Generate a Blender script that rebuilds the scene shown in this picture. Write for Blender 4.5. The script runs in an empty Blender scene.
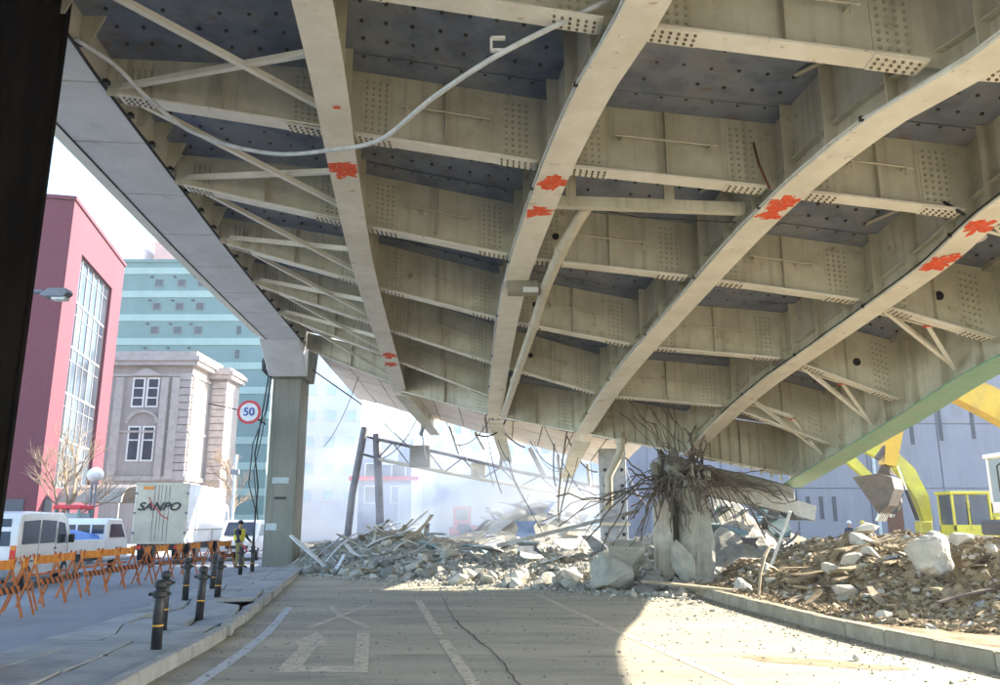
import bpy, bmesh, math, random
from mathutils import Vector, Matrix, noise
R = math.radians
random.seed(11)

# ---------------------------------------------------------------- camera, sky, sun, exposure
scene = bpy.context.scene
C = scene.collection
cam_d = bpy.data.cameras.new('camera')
cam = bpy.data.objects.new('camera', cam_d)
C.objects.link(cam)
cam.location = (0, 0, 1.65)
cam.rotation_euler = (R(90 + 12.78), 0, 0)
cam_d.sensor_width = 36
cam_d.lens = 28.8
cam_d.clip_end = 3000
scene.camera = cam
SUN_AZ, SUN_EL = 70, 28           # degrees right of +Y, above the horizon
world = bpy.data.worlds.new('World')
scene.world = world
world.use_nodes = True
wn = world.node_tree
bg = wn.nodes['Background']
sky = wn.nodes.new('ShaderNodeTexSky')
sky.sky_type = 'NISHITA'
sky.sun_disc = False
sky.sun_elevation = R(SUN_EL)
sky.sun_rotation = R(SUN_AZ)
sky.air_density = 1.0
sky.dust_density = 1.0
wn.links.new(sky.outputs[0], bg.inputs[0])
bg.inputs[1].default_value = 0.15
sl = bpy.data.lights.new('sun', 'SUN')
sl.energy = 4.3
sl.angle = R(0.5)
sl.color = (1.0, 0.89, 0.74)
so = bpy.data.objects.new('sun', sl)
C.objects.link(so)
so.rotation_euler = (R(90 - SUN_EL), 0, R(180 - SUN_AZ))
so.location = (30, 30, 30)
vs = scene.view_settings
vs.view_transform = 'Standard'
vs.look = 'None'
vs.gamma = 1
vs.use_curve_mapping = False
vs.exposure = 2.32
cy = scene.cycles
cy.use_denoising = True
cy.max_bounces = 8
cy.diffuse_bounces = 5
cy.glossy_bounces = 3
cy.transmission_bounces = 4
cy.volume_bounces = 1
cy.caustics_reflective = False
cy.caustics_refractive = False

# ---------------------------------------------------------------- materials
MATS = {}
def mat(name, c1, c2=None, scale=3.0, rough=0.7, bump=0.0, metal=0.0, stretch=(1, 1, 1), detail=6, c3=None, s3=0.5, lim=(0.42, 0.62), bscale=None, spec=0.4, coat=0, rust=None, rs=4.0, rlim=(.60, .70), speck=0, streak=None):
    """mottled procedural material: c1/c2 mixed by fine noise, c3 by a broad noise (dirt, dust)"""
    m = bpy.data.materials.new(name)
    m.use_nodes = True
    nt = m.node_tree
    b = nt.nodes['Principled BSDF']
    b.inputs['Roughness'].default_value = rough
    b.inputs['Metallic'].default_value = metal
    b.inputs['Specular IOR Level'].default_value = spec
    b.inputs['Coat Weight'].default_value = coat
    geo = nt.nodes.new('ShaderNodeNewGeometry')
    mp = nt.nodes.new('ShaderNodeMapping')
    mp.inputs['Scale'].default_value = stretch
    nt.links.new(geo.outputs['Position'], mp.inputs[0])
    def nz(sc, det, lo, hi, rg=0.6):
        n = nt.nodes.new('ShaderNodeTexNoise')
        n.inputs['Scale'].default_value = sc
        n.inputs['Detail'].default_value = det
        n.inputs['Roughness'].default_value = rg
        nt.links.new(mp.outputs[0], n.inputs['Vector'])
        r = nt.nodes.new('ShaderNodeMapRange')
        r.inputs[1].default_value = lo
        r.inputs[2].default_value = hi
        nt.links.new(n.outputs['Fac'], r.inputs[0])
        return n, r
    def mix(fac, a, c):
        x = nt.nodes.new('ShaderNodeMix')
        x.data_type = 'RGBA'
        nt.links.new(fac, x.inputs[0])
        if isinstance(a, tuple): x.inputs[6].default_value = (*a, 1)
        else: nt.links.new(a, x.inputs[6])
        if isinstance(c, tuple): x.inputs[7].default_value = (*c, 1)
        else: nt.links.new(c, x.inputs[7])
        return x.outputs[2]
    n, r = nz(scale, detail, *lim)
    col = mix(r.outputs[0], c1, c2 or tuple(v * 0.8 for v in c1))
    if c3:
        n3, r3 = nz(s3, 5, 0.45, 0.68)
        col = mix(r3.outputs[0], col, c3)
    if rust:
        n4, r4 = nz(rs, 8, *rlim, .7)
        col = mix(r4.outputs[0], col, rust)
    if streak:                     # runs of dirty water down the plates
        m6 = nt.nodes.new('ShaderNodeMapping'); m6.inputs['Scale'].default_value = (7, 7, .45)
        nt.links.new(geo.outputs['Position'], m6.inputs[0])
        n6 = nt.nodes.new('ShaderNodeTexNoise'); n6.inputs['Scale'].default_value = 1; n6.inputs['Detail'].default_value = 5
        nt.links.new(m6.outputs[0], n6.inputs['Vector'])
        r6 = nt.nodes.new('ShaderNodeMapRange'); r6.inputs[1].default_value = .52; r6.inputs[2].default_value = .78; r6.inputs[4].default_value = .75
        nt.links.new(n6.outputs['Fac'], r6.inputs[0]); col = mix(r6.outputs[0], col, streak)
    if speck:
        n5, r5 = nz(110, 2, .3, .7)
        r5.inputs[3].default_value = 1 - speck; r5.inputs[4].default_value = 1 + speck
        x = nt.nodes.new('ShaderNodeVectorMath'); x.operation = 'SCALE'
        nt.links.new(col, x.inputs[0]); nt.links.new(r5.outputs[0], x.inputs['Scale']); col = x.outputs[0]
    nt.links.new(col, b.inputs['Base Color'])
    if bump:
        n2, r2 = nz(bscale or scale * 4, 8, 0, 1, 0.65)
        bp = nt.nodes.new('ShaderNodeBump')
        bp.inputs['Strength'].default_value = bump
        bp.inputs['Distance'].default_value = 0.05
        nt.links.new(n2.outputs['Fac'], bp.inputs['Height'])
        nt.links.new(bp.outputs[0], b.inputs['Normal'])
    MATS[name] = m
    return m

mat('girder_paint', (.64, .615, .50), (.56, .535, .43), 2.5, .5, .05, c3=(.47, .445, .34), s3=.9, rust=(.28, .20, .13), rs=2.6, rlim=(.61, .73), streak=(.33, .29, .21))
mat('flange_paint', (.82, .785, .70), (.76, .72, .635), 3, .5, .05, c3=(.68, .64, .54), s3=1.2, rust=(.38, .28, .19), rs=3.4, rlim=(.62, .71))
mat('deck_shade_steel', (.20, .23, .305), (.13, .15, .205), 2.2, .45, .08, c3=(.27, .28, .30), s3=.9, rust=(.20, .13, .09), rs=3, rlim=(.57, .70))  # dark blue base colour stands in for the shade between the beams
mat('bolt_steel', (.06, .055, .05), (.10, .08, .06), 20, .6)
mat('bolt_rust', (.20, .17, .12), (.10, .075, .05), 3, .6)
mat('bolt_paint', (.42, .40, .31), (.36, .34, .26), 20, .5)
mat('band_panel', (.78, .79, .80), (.71, .72, .73), 1.5, .6, .03, c3=(.66, .665, .67), s3=.7, rust=(.55, .54, .52), rs=1.6, rlim=(.58, .72))
mat('band_side', (.62, .59, .52), (.54, .52, .46), 2, .6, .03)
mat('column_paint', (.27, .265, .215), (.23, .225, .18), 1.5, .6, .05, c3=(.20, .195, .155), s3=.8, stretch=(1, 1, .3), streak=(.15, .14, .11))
mat('pillar_shade', (.008, .007, .007), (.016, .012, .010), 3, .8, .2, c3=(.005, .005, .006), s3=.6, stretch=(1, 1, .3), spec=.05)  # deep shade under the deck is put into this near black colour
mat('seam', (.05, .05, .05), None, 5, .8)
mat('red_spray', (.82, .115, .04), (.70, .085, .03), 9, .75, rust=(.6, .45, .36), rs=14, rlim=(.57, .61))
mat('green_paint', (.21, .40, .29), (.18, .34, .25), 3, .5, .05, c3=(.25, .36, .27), s3=1.5)
mat('rust_red', (.16, .07, .04), (.10, .045, .03), 12, .8)
mat('splinter_dark', (.10, .07, .045), (.06, .042, .028), 5, .9)
mat('pipe_paint', (.58, .53, .42), (.5, .46, .36), 4, .45, .02)
mat('cable_grey', (.62, .64, .66), (.5, .52, .54), 6, .4)
mat('soffit_concrete', (.86, .80, .74), (.78, .71, .65), 2.5, .75, .06, c3=(.80, .68, .6), s3=.8)
mat('concrete', (.42, .41, .35), (.33, .325, .28), 4, .85, .35, c3=(.36, .34, .28), s3=.9, speck=.22)
mat('concrete_pale', (.56, .53, .46), (.44, .42, .36), 5, .85, .35, c3=(.48, .43, .35), s3=1.1, speck=.22)
mat('concrete_blue', (.33, .36, .40), (.24, .27, .31), 5, .85, .3, c3=(.4, .4, .38), s3=1.2, speck=.22)
mat('concrete_dark', (.24, .235, .21), (.18, .175, .15), 5, .9, .3, speck=.22)
mat('rebar', (.11, .095, .08), (.17, .13, .10), 9, .75, .1)
mat('asphalt', (.365, .335, .255), (.285, .268, .212), 1.1, .85, .2, c3=(.45, .405, .295), s3=.35, stretch=(.35, 1.6, 1), bscale=60, rust=(.21, .20, .165), rs=.9, rlim=(.56, .68), speck=.28)  # noise drawn out across the road imitates faint bands of light
mat('road_dust', (.50, .43, .30), (.41, .35, .25), 1.2, .95, .15, c3=(.57, .50, .36), s3=.4, bscale=50)
mat('side_asphalt', (.25, .26, .27), (.20, .21, .22), 1.2, .85, .12, c3=(.31, .315, .315), s3=.3, bscale=60, speck=.25)
mat('ground_mat', (.30, .285, .25), (.22, .21, .19), .6, .95, .2, c3=(.36, .33, .27), s3=.15, bscale=30)
mat('paving', (.33, .335, .335), (.25, .255, .26), 2.5, .85, .15, c3=(.40, .395, .37), s3=.6, bscale=50, speck=.25)
mat('kerb_stone', (.36, .36, .345), (.28, .28, .27), 4, .85, .15, c3=(.31, .3, .27), s3=.9)
mat('kerb_tan', (.37, .335, .25), (.27, .245, .185), 4, .85, .3, c3=(.26, .23, .165), s3=1.2, rust=(.19, .165, .12), rs=5, rlim=(.56, .7), speck=.25)
mat('gap_dark', (.03, .028, .025), (.05, .045, .04), 3, .95)
mat('marking', (.58, .50, .37), (.40, .365, .285), 6, .85, lim=(.46, .62), detail=9, rust=(.32, .30, .25), rs=9, rlim=(.50, .62))
mat('marking_white', (.50, .51, .52), (.33, .34, .35), 7, .85, lim=(.5, .66))
mat('crack', (.07, .065, .055), (.04, .04, .035), 8, .95)
mat('oil_stain', (.20, .155, .09), (.33, .265, .17), 5, .8, lim=(.35, .6))
mat('soil', (.33, .26, .155), (.16, .115, .062), 2.6, .95, .9, c3=(.42, .345, .225), s3=.9, bscale=9, speck=.3)
mat('rubble_grey', (.36, .35, .30), (.25, .245, .215), 3, .95, .8, c3=(.42, .39, .31), s3=.6, bscale=10)
mat('wood_splinter', (.33, .255, .155), (.19, .14, .08), 5, .85, .3)
mat('wood_pale', (.40, .33, .23), (.28, .22, .15), 5, .8, .2)
mat('sheet_metal', (.40, .42, .44), (.27, .29, .31), 3, .45, .1, metal=.35, c3=(.3, .25, .19), s3=1.5)
mat('sheet_white', (.66, .66, .64), (.5, .5, .48), 4, .6, .1)
mat('sheet_blue', (.16, .24, .42), (.10, .16, .30), 3, .6, .1)
mat('sheet_teal', (.20, .30, .32), (.12, .19, .21), 3, .6, .1)
mat('red_wall', (.128, .034, .05), (.106, .027, .041), 6, .75, .03, c3=(.115, .036, .052), s3=.15, speck=.2)
mat('frame_white', (.74, .74, .72), (.64, .64, .62), 4, .5)
mat('frame_grey', (.20, .205, .21), (.17, .175, .18), 4, .5)
mat('frame_dark', (.06, .07, .09), None, 4, .5)
mat('glass', (.035, .045, .065), (.06, .075, .10), .6, .12, spec=.4)
mat('glass_mid', (.08, .105, .13), (.11, .14, .165), .5, .2, spec=.35)
mat('glass_blue', (.03, .05, .10), (.05, .09, .15), .8, .1, spec=.5)
mat('glass_pale', (.22, .30, .34), (.32, .38, .40), .5, .12, spec=.7)
mat('stone', (.40, .355, .335), (.34, .30, .285), 1.5, .8, .1, c3=(.30, .265, .255), s3=.25, stretch=(1, 1, .4), streak=(.25, .22, .21))
mat('stone_trim', (.44, .39, .365), (.36, .32, .30), 2, .8, .1)
mat('aqua_wall', (.14, .235, .235), (.12, .21, .21), .4, .7, c3=(.13, .22, .225), s3=.06)
mat('aqua_pale', (.30, .42, .40), (.27, .38, .36), .4, .7, streak=(.24, .34, .33))
mat('pale_wall', (.74, .76, .78), (.66, .69, .72), .4, .8)
mat('pink_wall', (.62, .40, .36), (.55, .35, .32), .4, .8)
mat('cyan_wall', (.60, .72, .76), (.52, .64, .69), .4, .8)
mat('violet_wall', (.25, .26, .315), (.22, .23, .285), .5, .7, .05, c3=(.225, .23, .265), s3=.12, stretch=(1, 1, .4), rust=(.19, .195, .225), rs=.8, rlim=(.5, .75), streak=(.19, .195, .22))
mat('dim_wall', (.25, .28, .36), (.2, .23, .3), .6, .8)
mat('steel_purple', (.15, .15, .18), (.2, .2, .22), 4, .6, .1)
mat('white_paint', (.80, .81, .82), (.74, .75, .76), 2, .3, coat=.4)
mat('truck_beige', (.64, .585, .46), (.58, .53, .41), 2, .5, c3=(.54, .48, .37), s3=1)
mat('tarp_blue', (.02, .12, .48), (.03, .20, .60), 2.5, .35, .5, bscale=5)
mat('tyre', (.02, .02, .02), None, 4, .85)
mat('hub', (.45, .45, .45), None, 4, .4, metal=.6)
mat('lamp_red', (.75, .03, .02), (.6, .02, .02), 4, .25)
mat('amber', (.85, .30, .03), None, 4, .4)
mat('black_paint', (.015, .015, .017), (.03, .03, .03), 6, .5)
mat('bollard_paint', (.022, .023, .025), (.04, .04, .04), 6, .45, .05)
mat('yellow_tape', (.75, .42, .05), (.6, .32, .04), 8, .6)
mat('barrier_sunlit_orange', (.88, .36, .05), (.75, .28, .04), 5, .5, c3=(.7, .25, .04), s3=3)  # orange brightened to imitate sunlight on the top boards
mat('barrier_leg', (.50, .15, .03), (.36, .10, .025), 5, .6)
mat('machine_yellow', (.60, .40, .05), (.52, .345, .045), 2, .45, .06, c3=(.42, .30, .08), s3=1.2, rust=(.24, .17, .10), rs=5, rlim=(.61, .71))
mat('machine_lime', (.60, .56, .06), (.52, .48, .05), 2, .4, .05, c3=(.45, .41, .09), s3=1.2, rust=(.30, .25, .12), rs=5, rlim=(.64, .73))
mat('bucket_steel', (.10, .09, .09), (.065, .06, .06), 3, .55, .25, metal=.2, rust=(.15, .10, .07), rs=4, rlim=(.55, .7))
mat('piston', (.6, .6, .6), None, 4, .25, metal=.8)
mat('skin', (.50, .31, .22), None, 10, .6)
mat('cloth_navy', (.03, .035, .06), None, 12, .9)
mat('cloth_khaki', (.42, .38, .14), (.35, .31, .12), 12, .9)
mat('vest_yellow', (.85, .72, .06), (.75, .62, .05), 12, .7)
mat('cloth_teal', (.06, .22, .24), None, 12, .9)
mat('helmet_white', (.8, .8, .78), None, 10, .3)
mat('helmet_yellow', (.8, .6, .08), None, 10, .3)
mat('bark', (.34, .26, .18), (.24, .18, .13), 6, .9, .3)
mat('leaf', (.05, .11, .045), (.08, .16, .06), 6, .7)
mat('sign_white', (.82, .82, .82), None, 4, .4)
mat('sign_red', (.70, .04, .06), None, 4, .4)
mat('sign_blue', (.05, .10, .42), None, 4, .4)
mat('booth_green', (.20, .30, .29), None, 4, .4)
mat('canopy_beige', (.30, .275, .24), (.25, .23, .20), 3, .6)
mat('lamp_glass', (.85, .84, .80), None, 4, .3)
mat('pole_grey', (.22, .23, .25), (.17, .18, .2), 5, .5)
mat('plastic_pale', (.55, .62, .62), None, 5, .6)

def stripe_mat(name, c1, c2, scale):
    m = bpy.data.materials.new(name); m.use_nodes = True
    nt = m.node_tree; b = nt.nodes['Principled BSDF']; b.inputs['Roughness'].default_value = .6
    tc = nt.nodes.new('ShaderNodeTexCoord'); w = nt.nodes.new('ShaderNodeTexWave')
    w.inputs['Scale'].default_value = scale; w.bands_direction = 'DIAGONAL'
    nt.links.new(tc.outputs['Object'], w.inputs[0])
    r = nt.nodes.new('ShaderNodeMath'); r.operation = 'GREATER_THAN'; r.inputs[1].default_value = .5
    nt.links.new(w.outputs['Fac'], r.inputs[0])
    x = nt.nodes.new('ShaderNodeMix'); x.data_type = 'RGBA'
    x.inputs[6].default_value = (*c1, 1); x.inputs[7].default_value = (*c2, 1)
    nt.links.new(r.outputs[0], x.inputs[0]); nt.links.new(x.outputs[2], b.inputs['Base Color'])
    MATS[name] = m
stripe_mat('barrier_stripe', (.03, .022, .02), (.55, .16, .03), 3.2)

# ---------------------------------------------------------------- mesh helpers
class MB:
    def __init__(s): s.v = []; s.f = []
    def add(s, vs_, fs):
        n = len(s.v); s.v += [tuple(v) for v in vs_]; s.f += [tuple(i + n for i in f) for f in fs]; return s
    def hexa(s, p):       # bottom 4 ccw, top 4 ccw
        return s.add(p, [(3, 2, 1, 0), (4, 5, 6, 7), (0, 1, 5, 4), (1, 2, 6, 5), (2, 3, 7, 6), (3, 0, 4, 7)])
    def box(s, c, d, M=None):
        x, y, z = d[0] / 2, d[1] / 2, d[2] / 2
        p = [Vector(q) for q in ((-x, -y, -z), (x, -y, -z), (x, y, -z), (-x, y, -z), (-x, -y, z), (x, -y, z), (x, y, z), (-x, y, z))]
        if M is not None: p = [M @ q for q in p]
        return s.hexa([q + Vector(c) for q in p])
    def beam(s, a, b, w, h, up=(0, 0, 1)):
        a, b = Vector(a), Vector(b); d = (b - a)
        if d.length < 1e-6: return s
        d.normalize(); u = Vector(up)
        if abs(d.dot(u)) > .98: u = Vector((1, 0, 0))
        r = d.cross(u).normalized(); u = r.cross(d)
        r *= w / 2; u *= h / 2
        return s.hexa([a - r - u, a + r - u, b + r - u, b - r - u, a - r + u, a + r + u, b + r + u, b - r + u])
    def tube(s, pts, r, n=8, r1=None, cap=True):
        pts = [Vector(p) for p in pts]; rings = []; L = len(pts)
        base = len(s.v); prev = None
        for i, p in enumerate(pts):
            d = (pts[min(i + 1, L - 1)] - pts[max(i - 1, 0)]).normalized()
            if prev is None:
                u = Vector((0, 0, 1)) if abs(d.z) < .9 else Vector((1, 0, 0))
            else: u = prev
            x = d.cross(u).normalized(); u = x.cross(d).normalized(); prev = u
            rr = r if r1 is None else r + (r1 - r) * i / (L - 1)
            for k in range(n):
                t = 2 * math.pi * k / n
                s.v.append(tuple(p + x * math.cos(t) * rr + u * math.sin(t) * rr))
        for i in range(L - 1):
            for k in range(n):
                a = base + i * n + k; b = base + i * n + (k + 1) % n
                s.f.append((a, b, b + n, a + n))
        if cap:
            s.f.append(tuple(base + k for k in range(n))[::-1]); s.f.append(tuple(base + (L - 1) * n + k for k in range(n)))
        return s
    def prism(s, pts, ext):
        pts = [Vector(p) for p in pts]; e = Vector(ext); n = len(pts)
        return s.add(pts + [p + e for p in pts], [tuple(range(n))[::-1], tuple(range(n, 2 * n))] + [(i, (i + 1) % n, n + (i + 1) % n, n + i) for i in range(n)])
    def lathe(s, prof, c=(0, 0, 0), n=14):
        base = len(s.v); c = Vector(c); L = len(prof)
        for r, z in prof:
            for k in range(n):
                t = 2 * math.pi * k / n
                s.v.append((c.x + r * math.cos(t), c.y + r * math.sin(t), c.z + z))
        for i in range(L - 1):
            for k in range(n):
                a = base + i * n + k; b = base + i * n + (k + 1) % n
                s.f.append((a, b, b + n, a + n))
        s.f.append(tuple(base + k for k in range(n))[::-1]); s.f.append(tuple(base + (L - 1) * n + k for k in range(n)))
        return s
    def sweep(s, path, x0, x1, z0, z1):      # rectangular section along a path, offsets to its right and up
        path = [Vector(p) for p in path]; base = len(s.v); L = len(path)
        for i, p in enumerate(path):
            d = path[min(i + 1, L - 1)] - path[max(i - 1, 0)]
            r = Vector((d.y, -d.x, 0)).normalized()
            for a, b in ((x0, z0), (x1, z0), (x1, z1), (x0, z1)):
                s.v.append(tuple(p + r * a + Vector((0, 0, b))))
        for i in range(L - 1):
            for k in range(4):
                a = base + i * 4 + k; b = base + i * 4 + (k + 1) % 4
                s.f.append((a, a + 4, b + 4, b))
        s.f.append((base, base + 1, base + 2, base + 3)); e = base + (L - 1) * 4
        s.f.append((e + 3, e + 2, e + 1, e))
        return s
    def mesh(s, name, bevel=0, smooth=False, seg=1):
        me = bpy.data.meshes.new(name)
        me.from_pydata(s.v, [], s.f)
        bm = bmesh.new(); bm.from_mesh(me)
        bmesh.ops.recalc_face_normals(bm, faces=bm.faces)
        if bevel:
            es = [e for e in bm.edges if len(e.link_faces) == 2 and e.calc_face_angle(0) > .5]
            bmesh.ops.bevel(bm, geom=es, offset=bevel, segments=seg, affect='EDGES', profile=.6, clamp_overlap=True)
        bm.to_mesh(me); bm.free()
        if smooth:
            for p in me.polygons: p.use_smooth = True
        return me

def link(name, me, m, parent=None, loc=None, kind=None, label=None, cat=None, group=None):
    if m and not me.materials: me.materials.append(MATS[m])
    o = bpy.data.objects.new(name, me); C.objects.link(o)
    if parent is not None: o.parent = parent
    if loc is not None: o.location = loc
    tag(o, label, cat, group, kind)
    return o
def tag(o, label=None, cat=None, group=None, kind=None):
    if label: o['label'] = label
    if cat: o['category'] = cat
    if group: o['group'] = group
    if kind: o['kind'] = kind
    return o
def thing(name, label, cat, loc=(0, 0, 0), rz=0, group=None):
    o = bpy.data.objects.new(name, None); C.objects.link(o)
    o.location = loc; o.rotation_euler = (0, 0, rz); o.empty_display_size = .2
    return tag(o, label, cat, group)
ORG = {}
def wpart(name, mb, m, parent, bevel=0, smooth=False, kind=None, label=None):
    """a part modelled in world coordinates under an unrotated Empty (or under a part already offset)"""
    o = link(name, mb.mesh(name, bevel, smooth), m, parent, None, kind, label)
    if parent.type == 'EMPTY': o.location = -Vector(parent.location)
    return o
def part(name, mb, m, parent, bevel=0, smooth=False, kind=None, label=None, seg=1):
    return link(name, mb.mesh(name, bevel, smooth, seg), m, parent, None, kind, label)
def single(name, mb, m, label, cat, group=None, loc=None, bevel=0, smooth=False, rz=0):
    o = link(name, mb.mesh(name, bevel, smooth), m, None, loc, None, label, cat, group)
    if rz: o.rotation_euler[2] = rz
    return o
def structure(name, mb, m, bevel=0):
    return link(name, mb.mesh(name, bevel), m, None, None, 'structure')
def copy_tree(o, parent=None):
    c = o.copy(); C.objects.link(c); c.parent = parent
    for ch in list(o.children): copy_tree(ch, c)
    return c
def text_mesh(txt, size, thick=.004, shear=0.0):
    cu = bpy.data.curves.new('lettering', 'FONT'); cu.body = txt; cu.size = size; cu.extrude = thick
    cu.align_x = 'CENTER'; cu.align_y = 'CENTER'; cu.shear = shear; cu.offset = size * .022
    t = bpy.data.objects.new('lettering', cu); C.objects.link(t)
    dg = bpy.context.evaluated_depsgraph_get()
    me = bpy.data.meshes.new_from_object(t.evaluated_get(dg))
    bpy.data.objects.remove(t); bpy.data.curves.remove(cu)
    return me
def lerp(a, b, t): return a + (b - a) * t
def sstep(t): t = max(0, min(1, t)); return t * t * (3 - 2 * t)
def interp(tab, y, k=1):
    """smooth curve through (y, values...) rows, straight beyond the ends"""
    n = len(tab)
    def tan(i):
        a, b = max(i - 1, 0), min(i + 1, n - 1)
        return (tab[b][k] - tab[a][k]) / (tab[b][0] - tab[a][0])
    if y <= tab[0][0]: return tab[0][k] + tan(0) * (y - tab[0][0]) * .7
    if y >= tab[-1][0]: return tab[-1][k] + tan(n - 1) * (y - tab[-1][0])
    for i in range(n - 1):
        if tab[i][0] <= y <= tab[i + 1][0]:
            h = tab[i + 1][0] - tab[i][0]; t = (y - tab[i][0]) / h
            return ((2*t**3 - 3*t**2 + 1) * tab[i][k] + (t**3 - 2*t**2 + t) * h * tan(i) + (-2*t**3 + 3*t**2) * tab[i+1][k] + (t**3 - t**2) * h * tan(i + 1))
def curve(a, b, c, n=9):
    a, b, c = Vector(a), Vector(b), Vector(c)
    return [a * (1 - t) ** 2 + b * 2 * t * (1 - t) + c * t * t for t in [i / (n - 1) for i in range(n)]]
def N(x, y, z=0.0): return noise.noise(Vector((x, y, z)))

# ---------------------------------------------------------------- ground, roads, pavements
structure('ground', MB().add([(-1500, -400, 0), (1500, -400, 0), (1500, 2500, 0), (-1500, 2500, 0)], [(0, 1, 2, 3)]), 'ground_mat')
KL = [(-8, -2.6), (5, -3.3), (9, -3.72), (12.3, -4.02), (16, -4.62), (20.5, -5.4), (27.6, -6.63), (40, -8.4)]      # foot of the left kerb (y, x)
ML = [(-8, -5.2), (5, -5.75), (10.4, -6.13), (15.6, -6.69), (25.1, -8.15), (40, -10.6)]                         # far edge of the median
KR = [(-8, 8.2), (4, 6.7), (9.75, 5.71), (12.4, 5.2), (17, 4.8), (21.5, 4.55), (40, 3.0)]
def along(tab, y): return interp(tab, y)
ys = [-8 + i for i in range(69)]
mb = MB()
for y in ys: mb.v += [(along(KL, y) - .02, y, .004), (along(KR, y) + .02, y, .004)]
mb.f = [(2*i, 2*i+1, 2*i+3, 2*i+2) for i in range(len(ys) - 1)]
road = structure('road', mb, 'asphalt')
mb = MB()
for y in ys: mb.v += [(-15.0 - .14 * (y - 20), y, .004), (along(ML, y) + .02, y, .004)]
mb.f = [(2*i, 2*i+1, 2*i+3, 2*i+2) for i in range(len(ys) - 1)]
structure('side_road', mb, 'side_asphalt')
# markings: strips of worn paint lying on the road
def strip(name, pts, w, m, parent, z=.008):
    mb = MB(); pts = [Vector((*p, 0)) for p in pts]
    for i, p in enumerate(pts):
        d = pts[min(i + 1, len(pts) - 1)] - pts[max(i - 1, 0)]; r = Vector((d.y, -d.x, 0)).normalized() * w / 2
        mb.v += [(p.x - r.x, p.y - r.y, z), (p.x + r.x, p.y + r.y, z)]
    mb.f = [(2*i, 2*i+1, 2*i+3, 2*i+2) for i in range(len(pts) - 1)]
    return part(name, mb, m, parent)
strip('centre_line', [(.15, 6), (-.28, 9), (-.82, 12.3)], .15, 'marking', road)
strip('centre_line', [(-.93, 12.9), (-1.82, 18.6)], .15, 'marking', road)
strip('lane_line', [(3.1, 5), (2.52, 9), (1.9, 13), (1.25, 17.5), (.9, 20)], .13, 'marking', road)
strip('edge_line', [(along(KL, y) + .52, y) for y in (5, 7, 9, 11, 13, 15, 17)], .15, 'marking_white', road)
def flat(name, pts, m, parent, z=.008):
    return part(name, MB().add([(x, y, z) for x, y in pts], [tuple(range(len(pts)))]), m, parent)
arrow = MB()
arrow.add([(-2.86, 13.25, .008), (-2.98, 11.75, .008), (-2.3, 11.75, .008)], [(0, 1, 2)])
arrow.add([(-2.76, 11.74, .008), (-2.53, 11.74, .008), (-2.35, 10.12, .008), (-2.57, 9.72, .008)], [(0, 1, 2, 3)])
arrow.add([(-2.35, 10.12, .008), (-2.57, 9.72, .008), (-1.5, 9.7, .008), (-1.74, 10.1, .008)], [(0, 1, 2, 3)])
arrow.add([(-1.5, 9.7, .008), (-1.74, 10.1, .008), (-2.22, 13.1, .008), (-2.02, 13.1, .008)], [(0, 1, 2, 3)])
part('arrow_marking', arrow, 'marking', road)
strip('cross_marking', [(-3.1, 13.7), (-2.75, 17.4)], .12, 'marking', road)
strip('cross_marking', [(-3.5, 17.3), (-2.95, 15.5), (-2.15, 13.75)], .12, 'marking', road, .010)
crk = []
for i in range(40):
    t = i / 39; y = lerp(19, 8.4, t); x = interp([(8.4, .25), (9, .19), (10.6, 0), (12.3, -.32), (14.8, -.79), (19, -1.3)], y)
    crk.append((x + .05 * N(y * 2.3, 1) + .025 * N(y * 7, 5), y))
strip('crack', crk[:16], .016, 'crack', road, .012); strip('crack', crk[15:28], .026, 'crack', road, .0124); strip('crack', crk[27:], .018, 'crack', road, .012)
strip('crack', [(crk[20][0] - .02 - .22 * i + .05 * N(i * .9, 4), crk[20][1] + .16 * i + .05 * N(i * .8, 8)) for i in range(7)], .010, 'crack', road, .0116)
st = MB(); ring = []
for k in range(30):
    a = 2 * math.pi * k / 30; q = 1 + .35 * N(math.cos(a) * 2, math.sin(a) * 2, 3)
    ring.append((3.9 + .95 * q * math.cos(a) * .9 + .0, 10.35 + .27 * q * math.sin(a) - .42 * math.cos(a), .0075))
st.add(ring, [tuple(range(30))]); part('oil_stain', st, 'oil_stain', road)

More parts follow.
